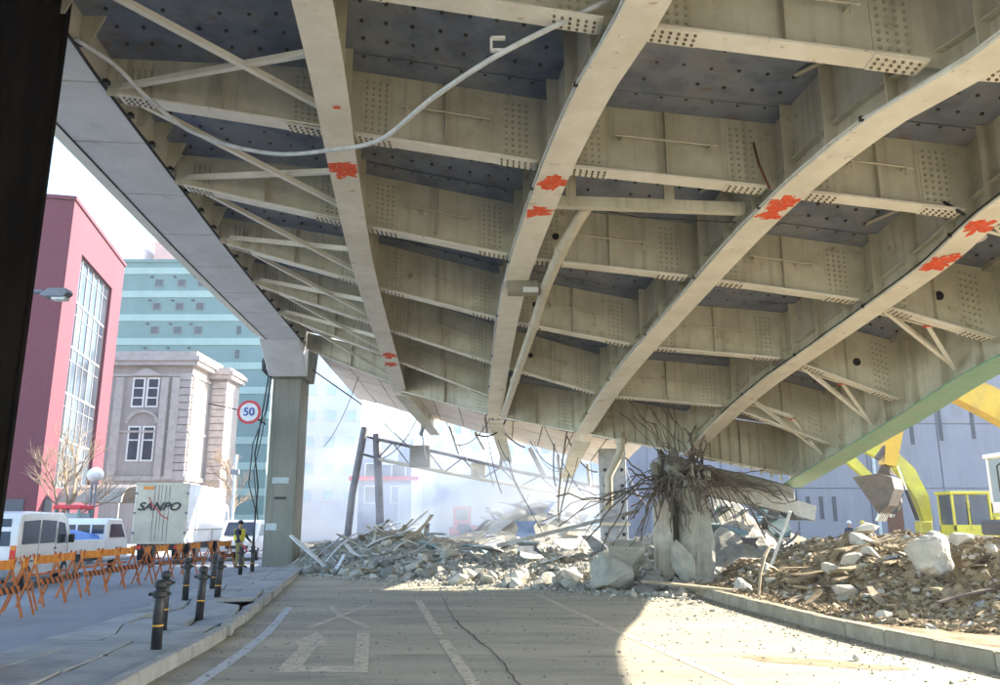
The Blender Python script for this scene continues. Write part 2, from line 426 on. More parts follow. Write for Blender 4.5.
# left median: heaved slabs on a dark bed, kerb of single stones
mb = MB()
for y in ys[:48]: mb.v += [(along(ML, y), y, .03), (along(KL, y) - .1, y, .03)]
mb.f = [(2*i, 2*i+1, 2*i+3, 2*i+2) for i in range(47)]
median = structure('median', mb, 'gap_dark')
NV = 26; NU = 3; V0, DV = 5.0, 1.02
cor = {}
for j in range(NV + 1):
    for i in range(NU + 1):
        y = V0 + j * DV + random.uniform(-.25, .25) + .35 * N(i * 3.1, j * 2.3)
        u = i / NU + (random.uniform(-.09, .09) if 0 < i < NU else 0)
        cor[i, j] = Vector((lerp(along(ML, y) + .03, along(KL, y) - .19, u), y, 0))
for j in range(NV):
    for i in range(NU):
        q = [cor[i, j], cor[i + 1, j], cor[i + 1, j + 1], cor[i, j + 1]]
        c = sum(q, Vector()) / 4
        heave = sstep(1 - abs(c.y - 16.5) / 6) * (1 if i == NU - 1 else .35)
        hv = heave > .45 and i == NU - 1
        if hv and j % 3 == 1: continue                      # the slab that broke away
        gx = random.uniform(-.02, .02) + heave * random.uniform(-.12, .30)
        gy = random.uniform(-.015, .015) + heave * random.uniform(-.16, .16)
        dz = .13 + random.uniform(-.012, .012) + heave * random.uniform(-.03, .10)
        s = .982
        # corners knocked off so the outlines are irregular
        pts = []
        for k in range(4):
            a, b = q[k], q[(k + 1) % 4]
            pts.append(c + (a - c) * s * (1 if random.random() > .35 else random.uniform(.88, .97)))
            pts.append(c + ((a + b) / 2 - c) * s * random.uniform(.97, 1.0))
        top = [Vector((p.x, p.y, dz + (p.x - c.x) * gx + (p.y - c.y) * gy)) for p in pts]
        part('paving_slab', MB().prism([p - Vector((0, 0, .075)) for p in top], (0, 0, .075)), 'paving', median, .008)
for i in range(28):
    y0 = 4 + i * .95; y1 = y0 + .93
    a = Vector((along(KL, y0) - .09, y0, .075)); b = Vector((along(KL, y1) - .09, y1, .075))
    if 12.5 < y0 < 22:
        for p in (a, b):
            p.x += random.uniform(-.07, .08); p.z += random.uniform(-.03, .05)
    part('kerb_stone', MB().beam(a, b, .17, .19), 'kerb_stone', median, .02)
# right kerb
kerb = structure('kerb', MB().sweep([(along(KR, y), y, 0) for y in [3 + .5 * i for i in range(40)]], .04, .20, -.02, .12), 'kerb_tan')
for i in range(20):
    y0 = 3.2 + i * .95; y1 = y0 + .935
    a = Vector((along(KR, y0) + .12, y0, .1)); b = Vector((along(KR, y1) + .12, y1, .1))
    a.x += random.uniform(-.012, .012); b.z += random.uniform(-.012, .008)
    part('kerb_stone', MB().beam(a, b, .22, .24), 'kerb_tan', kerb, .02)
# far pavement beside the buildings on the left
mb = MB()
mb.prism([(-15.0, 20, 0), (-15.0 - .14 * 50, 70, 0), (-60, 70, 0), (-60, 20, 0)], (0, 0, .12))
structure('pavement', mb, 'paving')

# ---------------------------------------------------------------- the elevated expressway
GT = [
    [(0, -5.1, 8.2), (9.56, -5.9, 8.2), (10.92, -6.05, 8.2), (13.65, -6.27, 8.2), (19.79, -6.74, 8.2), (30.2, -7.34, 8.2)],
    [(0, -1.5, 7.5), (7.93, -2.12, 7.4), (9.67, -2.27, 7.3), (12.3, -2.56, 7.2), (16.55, -2.92, 6.9), (25.7, -3.43, 6.4), (28, -3.54, 6.2)],
    [(0, 2.4, 6.9), (7.1, 1.51, 6.8), (9.05, 1.12, 6.8), (11.85, .71, 6.65), (16.06, .25, 6.2), (25.04, -.155, 5.15), (26, -.16, 5.02)],
    [(0, 6.2, 6.3), (7.29, 5.08, 6.3), (8.75, 4.54, 6.3), (11.4, 4.18, 6.3), (15, 3.7, 5.9), (19.4, 2.95, 5.1), (24.2, 2.51, 4.27)],
    [(0, 8.3, 6.2), (8, 7.3, 6.15), (10.67, 7.1, 6.0), (12.4, 7.1, 5.75), (15.4, 6.85, 5.4), (19.4, 6.37, 4.85), (22.1, 5.95, 4.2), (23.2, 5.45, 3.55)],
    [(0, 10.6, 5.1), (10, 9.7, 4.95), (14.7, 9.35, 4.55), (18.2, 9.1, 3.85), (24, 8.57, 2.71)]]
YE = [29.5, 28, 26, 24.2, 23.2, 24.0]
DEP = [.55, 1.32, 1.32, 1.32, 1.32, 1.8]
def gp(g, y, dz=0.0): return Vector((interp(GT[g], y, 1), y, interp(GT[g], y, 2) + dz))
def frange(a, b, st):
    n = max(1, int(math.ceil((b - a) / st))); return [a + (b - a) * i / n for i in range(n + 1)]
via = thing('elevated_expressway', 'elevated steel expressway deck with beige girders and cross beams sagging over the road', 'viaduct', (-2, 14, 0))

# main girders: web, flange, stiffeners
FW = [0, .46, .46, .46, .46, .7]
for g in (1, 2, 3, 4, 5):
    path = [gp(g, y) for y in frange(.5, YE[g], .55)]
    gd = wpart('girder', MB().sweep(path, -.012, .012, .03, DEP[g]), 'girder_paint', via)
    w = FW[g] / 2
    fl = wpart('bottom_flange', MB().sweep(path, -w, w, 0, .035), 'green_paint' if g == 5 else 'flange_paint', gd, label='green painted bottom flange' if g == 5 else None)
    for side in ((-1,) if g > 1 else (1,)):
        if g < 5:
            wpart('stiffener_rail', MB().sweep(path, side * .012, side * .13, DEP[g] * .30, DEP[g] * .30 + .014), 'girder_paint', gd)
        y = 2.9
        while y < YE[g] - .3:
            p = gp(g, y)
            t = (gp(g, y + .1) - gp(g, y - .1)).normalized(); r = Vector((t.y, -t.x, 0)).normalized() * side
            m = MB().prism([p + r * .012 + Vector((0, 0, .035)), p + r * .19 + Vector((0, 0, .035)), p + r * .19 + Vector((0, 0, DEP[g] - .02)), p + r * .012 + Vector((0, 0, DEP[g] - .02))], t * .014)
            wpart('stiffener', m, 'girder_paint', gd)
            y += 1.107

def plate(a, b, z0a, z1a, z0b, z1b, th):
    d = (b - a); n = Vector((d.y, -d.x, 0)).normalized() * th / 2
    Z = lambda z: Vector((0, 0, z))
    return MB().hexa([a - n + Z(z0a), b - n + Z(z0b), b + n + Z(z0b), a + n + Z(z0a), a - n + Z(z1a), b - n + Z(z1b), b + n + Z(z1b), a + n + Z(z1a)])
def bolt(mb, p, n, r=.022, h=.022, k=6):
    n = Vector(n).normalized(); mb.tube([p, p + n * h], r, k)

STN = [11.2 + 3.32 * k for k in range(-3, 5)]
def cross_beam(g, ya, yb, end=False, lo=.20):
    a, b = gp(g, ya), gp(g + 1, yb)
    d = b - a; L = d.length; dn = d.normalized(); n = Vector((d.y, -d.x, 0)).normalized()       # n faces the camera
    za = .0 if g == 0 else (lo if not end else .06)
    zb = lo if not end else .06
    if g == 4: zb = .35
    ta, tb = DEP[g] - .02, DEP[g + 1] - .02
    if g == 0: za, zb = .06 - .15, lo
    cb = wpart('cross_beam', plate(a, b, za, ta, zb, tb, .018), 'girder_paint', via)
    fw = .30 if not end else .34
    A, B = a + Vector((0, 0, za)), b + Vector((0, 0, zb))
    wpart('bottom_flange', MB().beam(A + dn * .24, B - dn * .24, fw, .03), 'flange_paint', cb)
    at = lambda s, h: a + d * (s / L) + Vector((0, 0, lerp(za, zb, s / L) + h))
    H = lambda s: lerp(ta - za, tb - zb, s / L)
    bm_ = MB()
    for s0 in (.33, L - .78):
        # web splice with its grid of bolts
        pts = [at(s0, .1), at(s0 + .45, .1), at(s0 + .45, H(s0) - .12), at(s0, H(s0) - .12)]
        wpart('splice_plate', MB().prism([p + n * .0105 for p in pts], n * .012), 'girder_paint', cb)
        for i in range(4):
            for j in range(9):
                h = .15 + (H(s0) - .32) * j / 8
                bolt(bm_, at(s0 + .07 + .31 * i / 3, h) + n * .02, n)
        # flange splice
        q0, q1 = at(s0 - .05, -.0245), at(s0 + .5, -.0245)
        wpart('splice_plate', MB().beam(q0, q1, fw - .02, .014), 'flange_paint', cb)
        bb = MB()
        for i in range(6):
            for j in (-1, 0, 1):
                bolt(bb, at(s0 + .0 + .45 * i / 5, -.031) + n * j * fw * random.uniform(.26, .3), (0, 0, -1), .018, .02)
        wpart('bolts', bb, 'bolt_rust', cb, kind='stuff')
    wpart('bolts', bm_, 'bolt_paint', cb, kind='stuff')
    p0, p1 = at(L / 2, .02), at(L / 2, H(L / 2) - .02)
    wpart('stiffener', MB().prism([p0 + n * .009, p0 + n * .11, p1 + n * .11, p1 + n * .009], dn * .014), 'girder_paint', cb)
    if 1 <= g <= 3 and not end:       # rod carried on two hooks
        h = .56
        r0, r1 = at(.95, h) + n * .16, at(L - .95, h) + n * .16
        rd = MB().tube([r0, r1], .016, 6)
        wpart('hand_rod', rd, 'pipe_paint', cb)
        for q in (at(1.05, h), at(L - 1.05, h)):
            wpart('hook', MB().beam(q + n * .01, q + n * .17, .03, .03).beam(q + n * .16 + Vector((0, 0, .03)), q + n * .16 - Vector((0, 0, .14)), .03, .03), 'girder_paint', cb)
    if g == 0:
        q = at(.25, .25)
        wpart('gusset', MB().prism([at(.02, .02) + n * .02, at(.75, .02) + n * .02, at(.2, .5) + n * .02, at(.02, .5) + n * .02], n * .014), 'girder_paint', cb)
    return cb
for y in STN:
    for g in range(5):
        if y < min(YE[g], YE[g + 1]) - 1.2:
            cross_beam(g, y, y)
for g in range(5):
    cb = cross_beam(g, YE[g], YE[g + 1], True)
    if g >= 3:                       # ribbed end diaphragm
        a, b = gp(g, YE[g]), gp(g + 1, YE[g + 1]); d = b - a; n = Vector((d.y, -d.x, 0)).normalized()
        for i in range(1, 10):
            p = a + d * i / 10
            wpart('rib', MB().prism([p + n * .01 + Vector((0, 0, .1)), p + n * .12 + Vector((0, 0, .1)), p + n * .12 + Vector((0, 0, 1.2)), p + n * .01 + Vector((0, 0, 1.2))], d.normalized() * .02), 'girder_paint', cb)

# deck: one plate per bay with dark bolts, slab and parapets above
for g in range(5):
    for k in range(len(STN)):
        y0 = STN[k] if k else .6
        ok1 = lambda y: y < min(YE[g], YE[g + 1]) - 1.2
        if k == 0: y0 = STN[0]
        if not ok1(y0): continue
        nxt = STN[k + 1] if k + 1 < len(STN) else 99
        ya, yb = (nxt, nxt) if ok1(nxt) else (YE[g], YE[g + 1])
        q = [gp(g, y0, DEP[g]), gp(g + 1, y0, DEP[g + 1]), gp(g + 1, yb, DEP[g + 1]), gp(g, ya, DEP[g])]
        dp = wpart('deck_plate', MB().prism(q, (0, 0, .02)), 'deck_shade_steel', via)
        bm_ = MB()
        for i in range(1, 9):
            for j in range(1, 8):
                if i in (4,) and random.random() < .3: continue
                u, v = i / 9, j / 8
                p = (q[0].lerp(q[1], u)).lerp(q[3].lerp(q[2], u), v)
                bolt(bm_, p + Vector((random.uniform(-.02, .02), random.uniform(-.02, .02), .0)), (0, 0, -1), .028, .03)
        wpart('bolts', bm_, 'bolt_steel', dp, kind='stuff')
        # pale strip where two plates overlap just beyond the cross beam
        if 0 < g < 4:
            a0, a1 = q[3].lerp(q[0], .14), q[2].lerp(q[1], .14)
            wpart('lap_plate', MB().prism([a0 - Vector((0, 0, .02)), a1 - Vector((0, 0, .02)), q[2] - Vector((0, 0, .02)), q[3] - Vector((0, 0, .02))], (0, 0, .012)), 'deck_shade_steel', dp)
top = MB(); cols = []
yy = frange(-14, 22.5, 1.5)
for g in range(6):
    e = yy + [YE[g]] if YE[g] > 22.5 else yy
    cols.append([gp(g, y, DEP[g] + .05) for y in e])
n = len(cols[0])
for g in range(6): top.v += [tuple(p) for p in cols[g]]
for g in range(6): top.v += [tuple(p + Vector((0, 0, .22))) for p in cols[g]]
for g in range(5):
    for i in range(n - 1):
        a = g * n + i; b = a + n; o = 6 * n
        top.f.append((a, b, b + 1, a + 1)); top.f.append((a + o, a + 1 + o, b + 1 + o, b + o))
    top.f.append((g * n + n - 1, (g + 1) * n + n - 1, (g + 1) * n + n - 1 + 6 * n, g * n + n - 1 + 6 * n))
    top.f.append((g * n, g * n + 6 * n, (g + 1) * n + 6 * n, (g + 1) * n))
wpart('road_slab', top, 'concrete', via)
wpart('parapet', MB().sweep([gp(5, y) for y in frange(-14, 24, 1)], -.22, .06, DEP[5] - .05, DEP[5] + .62), 'concrete', via)
wpart('parapet', MB().sweep([gp(0, y) for y in frange(-14, 29.5, 1)], -1.5, -1.25, .75, 1.75), 'concrete', via)

# bracing in the outer bays
def brace(a, b, w=.085, h=.09, m='flange_paint', par=via, nm='brace'):
    return wpart(nm, MB().beam(a, b, w, .014).beam(a + Vector((0, 0, .05)), b + Vector((0, 0, .05)), .016, .1), m, par)
for k, y in enumerate(STN[1:]):
    y1 = y + 3.32
    if y1 < 28.3:
        brace(gp(0, y + .15, .02) + Vector((.1, 0, 0)), gp(1, y1 - .5, .28) - Vector((.15, 0, 0)))
        brace(gp(0, y + .05, .02) + Vector((.1, 0, 0)), gp(1, max(1, y - 1.9), .28) - Vector((.15, 0, 0)))
for y in (11.2, 14.52, 17.84, 20.4):
    m = (gp(4, y + .2, .25) + gp(5, y + .6, .3)) / 2 + Vector((.1, 0, .1))
    brace(gp(4, y + .3, .2), m)
    brace(m, gp(5, y + 1.3, .32) - Vector((.12, 0, 0)))
    brace(gp(4, y - .1, .2), gp(5, y + 1.3, .36) - Vector((.12, 0, 0)))
    wpart('splotch', MB().box(m - Vector((0, 0, .012)), (.17, .13, .012)), 'red_spray', via)
for (g, y0, y1) in ((2, 13.5, 14.6), (2, 16.6, 17.8), (3, 9.4, 11.1), (3, 12.6, 14.4), (3, 15.8, 17.7), (4, 11, 13.2), (4, 14.5, 16.9)):
    pass
for (g, ys_) in ((3, (8.1, 10.3)), (3, (11.6, 13.6)), (3, (14.9, 16.9)), (4, (11.8, 14)), (4, (15, 17.2)), (4, (18.2, 20.4))):
    wpart('pipe_run', MB().tube([gp(g, y, .85 + .28 * (y - ys_[0])) + Vector((-.32, 0, 0)) for y in ys_], .03, 6), 'pipe_paint', via)

# soffit cladding of the left edge: panels, seams, turned-up rim
def bandp(y, off, dz=0): 
    p = gp(0, y); t = (gp(0, y + .2) - gp(0, y - .2)).normalized(); r = Vector((t.y, -t.x, 0)).normalized()
    return p - r * off + Vector((0, 0, dz))
eb = wpart('edge_beam', MB().sweep([gp(0, y) for y in frange(.5, 30.3, 1)], -1.28, -.02, .035, .8), 'band_side', via)
yp = [.5, 3.2, 5.4, 7.4, 9.2, 11.0, 13.0, 15.3, 17.6, 20.0, 22.4, 24.6, 26.6, 28.3]
for a, b in zip(yp[:-1], yp[1:]):
    a += .022; b -= .022
    pn = MB()
    for i in range(3): pass
    yy2 = frange(a, b, .8)
    pn.sweep([gp(0, y) for y in yy2], -1.26, -.03, 0, .03)
    wpart('soffit_panel', pn, 'band_panel', eb)
wpart('inner_lip', MB().sweep([gp(0, y) for y in frange(.5, 29, .8)], -.03, .0, -.012, .03), 'seam', eb)
for i in range(10, 37):
    y = i * .78; p = gp(0, y)
    if any(abs(y - q) < .3 for q in STN): continue
    wpart('knee_plate', MB().prism([p + Vector((-.02, 0, .04)), p + Vector((.12, 0, .04)), p + Vector((.34, 0, .58)), p + Vector((-.02, 0, .58))], (0, .014, 0)), 'girder_paint', eb)
for i in range(9, 29):
    p = gp(0, i * 1.02 - .2); wpart('lip_bracket', MB().box(p + Vector((.06, 0, .02)), (.07, .1, .07)), 'black_paint', eb)
rim = MB(); base = 0
rp = frange(.5, 28.4, .8)
for y in rp:
    a, b = bandp(y, 1.27, .0), bandp(y, 1.72, .2)
    rim.v += [tuple(a), tuple(b), tuple(b + Vector((0, 0, .5))), tuple(a + Vector((0, 0, .5)))]
for i in range(len(rp) - 1):
    for k in range(4):
        a = 4 * i + k; b = 4 * i + (k + 1) % 4
        rim.f.append((a, b, b + 4, a + 4))
wpart('rim', rim, 'band_side', eb)
wpart('rim_seam', MB().sweep([bandp(y, 1.265, -.012) for y in rp], -.02, .02, 0, .03), 'seam', eb)

# sprayed red marks on the flanges
def splat(g, y, ln, sx=.0, seed=0):
    p = gp(g, y); t = (gp(g, y + .2) - gp(g, y - .2)).normalized(); r = Vector((t.y, -t.x, 0)).normalized()
    t = (t.xyz); pts = []; n = 54
    for k in range(n):
        a = 2 * math.pi * k / n
        q = .9 + .75 * N(math.cos(a) * 1.6 + seed * 3.7, math.sin(a) * 1.6, seed) + .45 * N(math.cos(a) * 5 + seed, math.sin(a) * 5, seed * 2.3)
        x = max(-.226, min(.226, math.cos(a) * .24 * q + sx)); yv = math.sin(a) * ln * q
        pts.append(p + r * x + t * yv - Vector((0, 0, .004)))
    fl = [o for o in via.children if o.name.startswith('girder')][g - 1].children[0]
    wpart('paint_mark', MB().prism(pts, (0, 0, -.002)), 'red_spray', fl)
for i, a in enumerate([(1, 12.0, .22), (1, 11.8, .12), (2, 11.3, .2), (2, 12.25, .17), (3, 11.2, .32), (3, 11.6, .12), (4, 11.2, .24), (4, 12.3, .26), (1, 23.3, .3), (1, 24.3, .25)]):
    splat(a[0], a[1], a[2], random.uniform(-.05, .05), i + 1)
for g, y in ((1, 10.1), (4, 10.3)):
    wpart('paint_mark', MB().box(gp(g, y, -.005) + Vector((.05, 0, 0)), (.1, .07, .004)), 'red_spray', via)

# drain pipe running beside the second girder, its clamp box and the little service beam
pp = [(1.42, 12.3, 6.72), (1.3, 12.6, 6.6), (1.14, 13.2, 6.42), (1.0, 14.1, 6.28), (.9, 15, 6.18), (.76, 17, 5.93), (.62, 18.5, 5.72), (.4, 21, 5.38), (.12, 25, 4.98)]
dpn = wpart('drain_pipe', MB().tube(pp, .105, 10), 'pipe_paint', via, smooth=True)
for p in ((1.1, 13.4, 6.38), (.76, 17, 5.93), (.4, 21, 5.38)):
    wpart('pipe_collar', MB().tube([Vector(p) - Vector((.01, .06, -.015)), Vector(p) + Vector((-.01, .06, -.015))], .125, 10), 'pipe_paint', dpn)
wpart('clamp_box', MB().box((.46, 15.2, 6.2), (.62, .3, .26)), 'column_paint', via, .02)
wpart('clamp_face', MB().box((.6, 15.03, 6.12), (.3, .03, .1)), 'cable_grey', via)
q0, q1 = gp(2, 12.15, .12) + Vector((.1, 0, 0)), gp(3, 12.0, .3) - Vector((.2, 0, .0))
sb = wpart('service_beam', MB().beam(q0, q1, .14, .18), 'girder_paint', via)
for t in (.12, .62):
    p = q0.lerp(q1, t)
    wpart('hanger', MB().beam(p, p + Vector((0, 0, .55)), .16, .16), 'girder_paint', sb)

# loose drain elbow below the third girder's end
wpart('drain_pipe', MB().tube([(3.55, 23.6, 4.3), (3.55, 23.6, 3.75), (3.35, 23.55, 3.35), (3.15, 23.5, 3.0), (3.15, 23.5, 2.4), (3.1, 23.5, 2.05)], .12, 10), 'pipe_paint', via, smooth=True)
wpart('pipe_collar', MB().tube([(3.55, 23.6, 3.95), (3.55, 23.6, 4.1)], .17, 10), 'pipe_paint', via)

# cables clipped along the flanges, inspection holes, a small lamp ring
for g, sd_ in ((3, -1), (4, -1), (2, -1)):
    pts = [gp(g, y, .05 + .03 * N(y, g)) + Vector((sd_ * (.25 + .03 * N(y * .7, 3)), 0, 0)) for y in frange(6, YE[g] - 2, .7)]
    cr = wpart('cable_run', MB().tube(pts, .014, 5), 'black_paint' if g == 4 else 'cable_grey', via)
    for p in pts[::4]: wpart('cable_clip', MB().box(p, (.05, .04, .06)), 'black_paint', cr)
for y, t in ((14.52, .2), (17.84, .22), (21.16, .3)):
    p = gp(2, y).lerp(gp(3, y), t) + Vector((0, -.012, .72))
    hr_ = wpart('hole_rim', MB().tube([p, p + Vector((0, -.03, 0))], .11, 14), 'girder_paint', via)
    wpart('hole', MB().tube([p + Vector((0, -.02, 0)), p + Vector((0, -.034, 0))], .07, 14), 'black_paint', hr_)
for y, t in ((14.52, .55), (17.84, .6)):
    p = gp(4, y).lerp(gp(5, y), t) + Vector((0, -.012, .85)); wpart('hole', MB().tube([p, p + Vector((0, -.012, 0))], .09, 14), 'black_paint', via)
wpart('lamp_ring', MB().tube([(7.95, 12.6, 6.35), (7.95, 12.58, 6.27)], .13, 14), 'lamp_glass', via)
wpart('loose_cable', MB().tube([gp(3, 10.9, .1) + Vector((-.3, 0, 0)), gp(3, 11.0, .5) + Vector((-.42, -.1, 0)), gp(3, 11.2, 1.0) + Vector((-.35, 0, 0)), gp(3, 11.6, 1.28) + Vector((-.3, 0, 0))], .02, 5), 'rust_red', via)
wpart('loose_cable', MB().tube([gp(4, 11.0, .1) + Vector((-.3, 0, 0)), gp(4, 11.3, .45) + Vector((-.5, -.1, 0)), gp(4, 11.6, .8) + Vector((-.3, 0, 0)), gp(4, 12.4, 1.2) + Vector((-.3, 0, 0))], .025, 5), 'black_paint', via)
wpart('loose_cable', MB().tube([gp(2, 12.3, .2) + Vector((.3, 0, 0)), gp(2, 12.3, .05) + Vector((1.6, 0, -.12)), gp(3, 12.1, .12) + Vector((-.3, 0, 0))], .01, 5), 'black_paint', via)

# white conduit torn from its clips and hanging across the bays
cv = [(1.19, 7.65, 7.2), (.55, 7.95, 7.05), (-.12, 8.33, 6.9), (-.87, 9.05, 6.8), (-1.62, 9.92, 6.7), (-2.4, 10.42, 6.8), (-3.2, 10.9, 6.97), (-3.94, 11.16, 7.2), (-4.5, 11.25, 7.42), (-4.89, 11.2, 7.6), (-5.3, 10.75, 7.88), (-5.55, 10.36, 8.1), (-5.9, 9.9, 8.22)]
ct = [(i, *p) for i, p in enumerate(cv)]
pts = [(interp(ct, i / 4, 1), interp(ct, i / 4, 2), interp(ct, i / 4, 3)) for i in range(49)]
cd = thing('hanging_conduit', 'pale grey conduit hanging loose beneath the beige girders with a white clip', 'conduit', (-2.4, 10.42, 6.8))
wpart('conduit', MB().tube(pts, .032, 8), 'cable_grey', cd, smooth=True)
wpart('clip', MB().box((-.1, 8.25, 7.05), (.03, .05, .16)).box((-.02, 8.25, 7.13), (.16, .05, .03)).box((-.02, 8.25, 6.97), (.16, .05, .03)), 'sign_white', cd)

# ---------------------------------------------------------------- piers
col = thing('bridge_column', 'square beige steel column carrying the panelled edge of the deck', 'column', (-8.03, 31.3, 0))
sh = wpart('shaft', MB().prism([(-8.78, 30.5, -.05), (-7.66, 30.5, -.05), (-7.66, 31.7, -.05), (-8.78, 31.7, -.05)], (0, 0, 7.25)), 'column_paint', col, .03)
hd = MB()
hd.hexa([(-8.9, 30.3, 7.15), (-7.5, 30.3, 7.15), (-7.5, 31.9, 7.15), (-8.9, 31.9, 7.15), (-9.0, 29.9, 9.0), (-7.36, 29.9, 9.0), (-7.36, 32.0, 9.0), (-9.0, 32.0, 9.0)])
wpart('column_head', hd, 'column_paint', col, .03)
wpart('haunch', MB().prism([(-7.3, 28.35, 8.22), (-7.42, 30.32, 7.18), (-7.42, 30.32, 8.9), (-7.3, 28.35, 8.9)], (-1.48, 0, 0)), 'band_panel', col, .02)
wpart('number_plate', MB().box((-8.25, 30.49, 3.25), (.62, .02, .22)), 'plastic_pale', col)
wpart('slot', MB().box((-8.22, 30.49, 2.6), (.45, .02, .09)), 'black_paint', col)
wpart('patch', MB().box((-8.5, 30.49, 1.55), (.42, .02, .26)), 'plastic_pale', col, .01)
wpart('cable', MB().tube([(-8.85, 30.3, 7.6), (-9.05, 30.2, 5.5), (-9.2, 30.2, 4.2), (-9.0, 30.2, 3.0), (-9.1, 30.3, .1)], .03, 6), 'black_paint', col)
wpart('cable', MB().tube([(-8.8, 30.3, 7.3), (-8.9, 30.2, 5.8), (-9.3, 30.2, 4.6), (-9.35, 30.2, 3.1), (-9.05, 30.2, 2.2), (-9.0, 30.3, .1)], .022, 6), 'black_paint', col)
wpart('cable', MB().tube([(-8.78, 30.3, 7.3), (-8.85, 30.2, 6.0), (-9.0, 30.2, 4.8), (-9.2, 30.2, 3.6), (-8.95, 30.3, 1.8)], .018, 6), 'black_paint', col)
wpart('drain_elbow', MB().tube([(-9.0, 30.4, 8.1), (-9.12, 30.3, 7.8), (-9.1, 30.3, 7.45), (-8.9, 30.35, 7.25)], .09, 8), 'black_paint', col)
pl = thing('dark_pillar', 'rusty pillar coloured near black for deep shade, standing close at the street edge', 'pillar', (-7, 8.7, 0))
wpart('shaft', MB().prism([(-7.4, 7.9, -.05), (-5.82, 7.9, -.05), (-5.82, 9.5, -.05), (-7.4, 9.5, -.05)], (0, 0, 9.0)), 'pillar_shade', pl, .03)
wpart('corner_rib', MB().prism([(-5.82, 9.46, 0), (-5.78, 9.46, 0), (-5.78, 9.53, 0), (-5.82, 9.53, 0)], (0, 0, 8.9)), 'pillar_shade', pl)

# shared lumps
LUMPS = []
lr = random.Random(21)
for k in range(14):
    bm = bmesh.new()
    d = (1, lr.uniform(.6, .95), lr.uniform(.4, .8))
    for i in range(16):
        v = Vector((lr.gauss(0, 1), lr.gauss(0, 1), lr.gauss(0, 1))).normalized()
        m_ = max(abs(c) for c in v); v = v / m_ ** .55
        bm.verts.new((v.x * d[0] * .5, v.y * d[1] * .5, v.z * d[2] * .5))
    r_ = bmesh.ops.convex_hull(bm, input=bm.verts)
    bmesh.ops.delete(bm, geom=[v for v in bm.verts if not v.link_faces], context='VERTS')
    me = bpy.data.meshes.new('lump'); bm.to_mesh(me); bm.free(); LUMPS.append(me)
LM = {}
def lump(m, k):
    if (m, k) not in LM:
        me = LUMPS[k].copy(); me.materials.clear(); me.materials.append(MATS[m]); LM[m, k] = me
    return LM[m, k]
# shattered pier: two jagged concrete stubs, the fallen shell, and a burst of reinforcing bars
pier = thing('shattered_pier', 'shattered concrete pier stump with reinforcing bars bursting under the girder end', 'pier', (4.9, 22.2, 0))
def stub(x0, x1, y0, y1, h, seed, jag=.35, n=34):
    mb = MB(); cx, cy_ = (x0 + x1) / 2, (y0 + y1) / 2; rows = 22
    for j in range(rows):
        for k in range(n):
            a = 2 * math.pi * k / n
            ca, sa = math.cos(a), math.sin(a)
            sq = 1 / max(abs(ca), abs(sa)) ** .75
            top_ = h + jag * N(ca * 2 + seed, sa * 2, seed) + jag * .4 * N(ca * 6 + seed, sa * 6, 3)
            z = -.1 + (top_ + .1) * j / (rows - 1)
            er = 1 + .13 * N(ca * 2.2 + seed, sa * 2.2, z * 1.1) + .07 * N(ca * 6 + seed, sa * 6, z * 3.5) + .03 * N(ca * 14, sa * 14 + seed, z * 9) - (.12 * (j / (rows - 1)) ** 4)
            mb.v.append((cx + ca * sq * (x1 - x0) / 2 * er, cy_ + sa * sq * (y1 - y0) / 2 * er, z))
    for j in range(rows - 1):
        for k in range(n):
            a = j * n + k; b = j * n + (k + 1) % n
            mb.f.append((a, b, b + n, a + n))
    mb.v.append((cx, cy_, h - jag * .6)); c0 = len(mb.v) - 1
    for k in range(n): mb.f.append(((rows - 1) * n + k, (rows - 1) * n + (k + 1) % n, c0))
    mb.f.append(tuple(range(n))[::-1])
    return mb
wpart('stub', stub(4.16, 4.62, 21.8, 22.5, 2.2, 2, .5), 'concrete_pale', pier)
wpart('stub', stub(4.80, 5.66, 21.7, 22.9, 3.0, 5, .9), 'concrete', pier)
wpart('core', stub(4.4, 5.5, 22.3, 23.1, 3.5, 9, .6), 'concrete_dark', pier)
def chipped(me, seed, amp=.05):
    me = me.copy(); bm = bmesh.new(); bm.from_mesh(me)
    bmesh.ops.bevel(bm, geom=list(bm.edges), offset=.03, segments=1, affect='EDGES')
    for it in range(2): bmesh.ops.subdivide_edges(bm, edges=[e for e in bm.edges if e.calc_length() > .07], cuts=2, use_grid_fill=True)
    bmesh.ops.triangulate(bm, faces=bm.faces)
    for v_ in bm.verts:
        v_.co += v_.co.normalized() * (amp * N(v_.co.x * 3 + seed, v_.co.y * 3, v_.co.z * 3) + amp * .5 * N(v_.co.x * 9, v_.co.y * 9 + seed, v_.co.z * 9))
    bm.to_mesh(me); bm.free(); return me
cpm = MB().sweep(curve((5.3, 23.1, 2.75), (6.8, 23.5, 2.62), (8.5, 23.9, 2.15), 12), -.3, .3, 0, .55)
wpart('fallen_crosshead', cpm, 'concrete_dark', pier, .05)
sp = link('spalled_shell', chipped(lump('concrete', 4), 3.3, .08), None, pier, Vector((4.72, 21.5, .75)) - pier.location)
sp.scale = (.5, .95, 1.62); sp.rotation_euler = (R(-10), R(7), R(80))
rr = random.Random(5)
def bar(pts, r=.016):
    k = rr.uniform(0, 50); am = rr.choice((.05, .1, .2, .3))
    pts = [Vector(p) + Vector((N(k, i * .6), N(k + 9, i * .6), N(k + 19, i * .6))) * am * (i > 0) for i, p in enumerate(pts)]
    wpart('reinforcing_bar', MB().tube(pts, r, 5), 'rebar', pier)
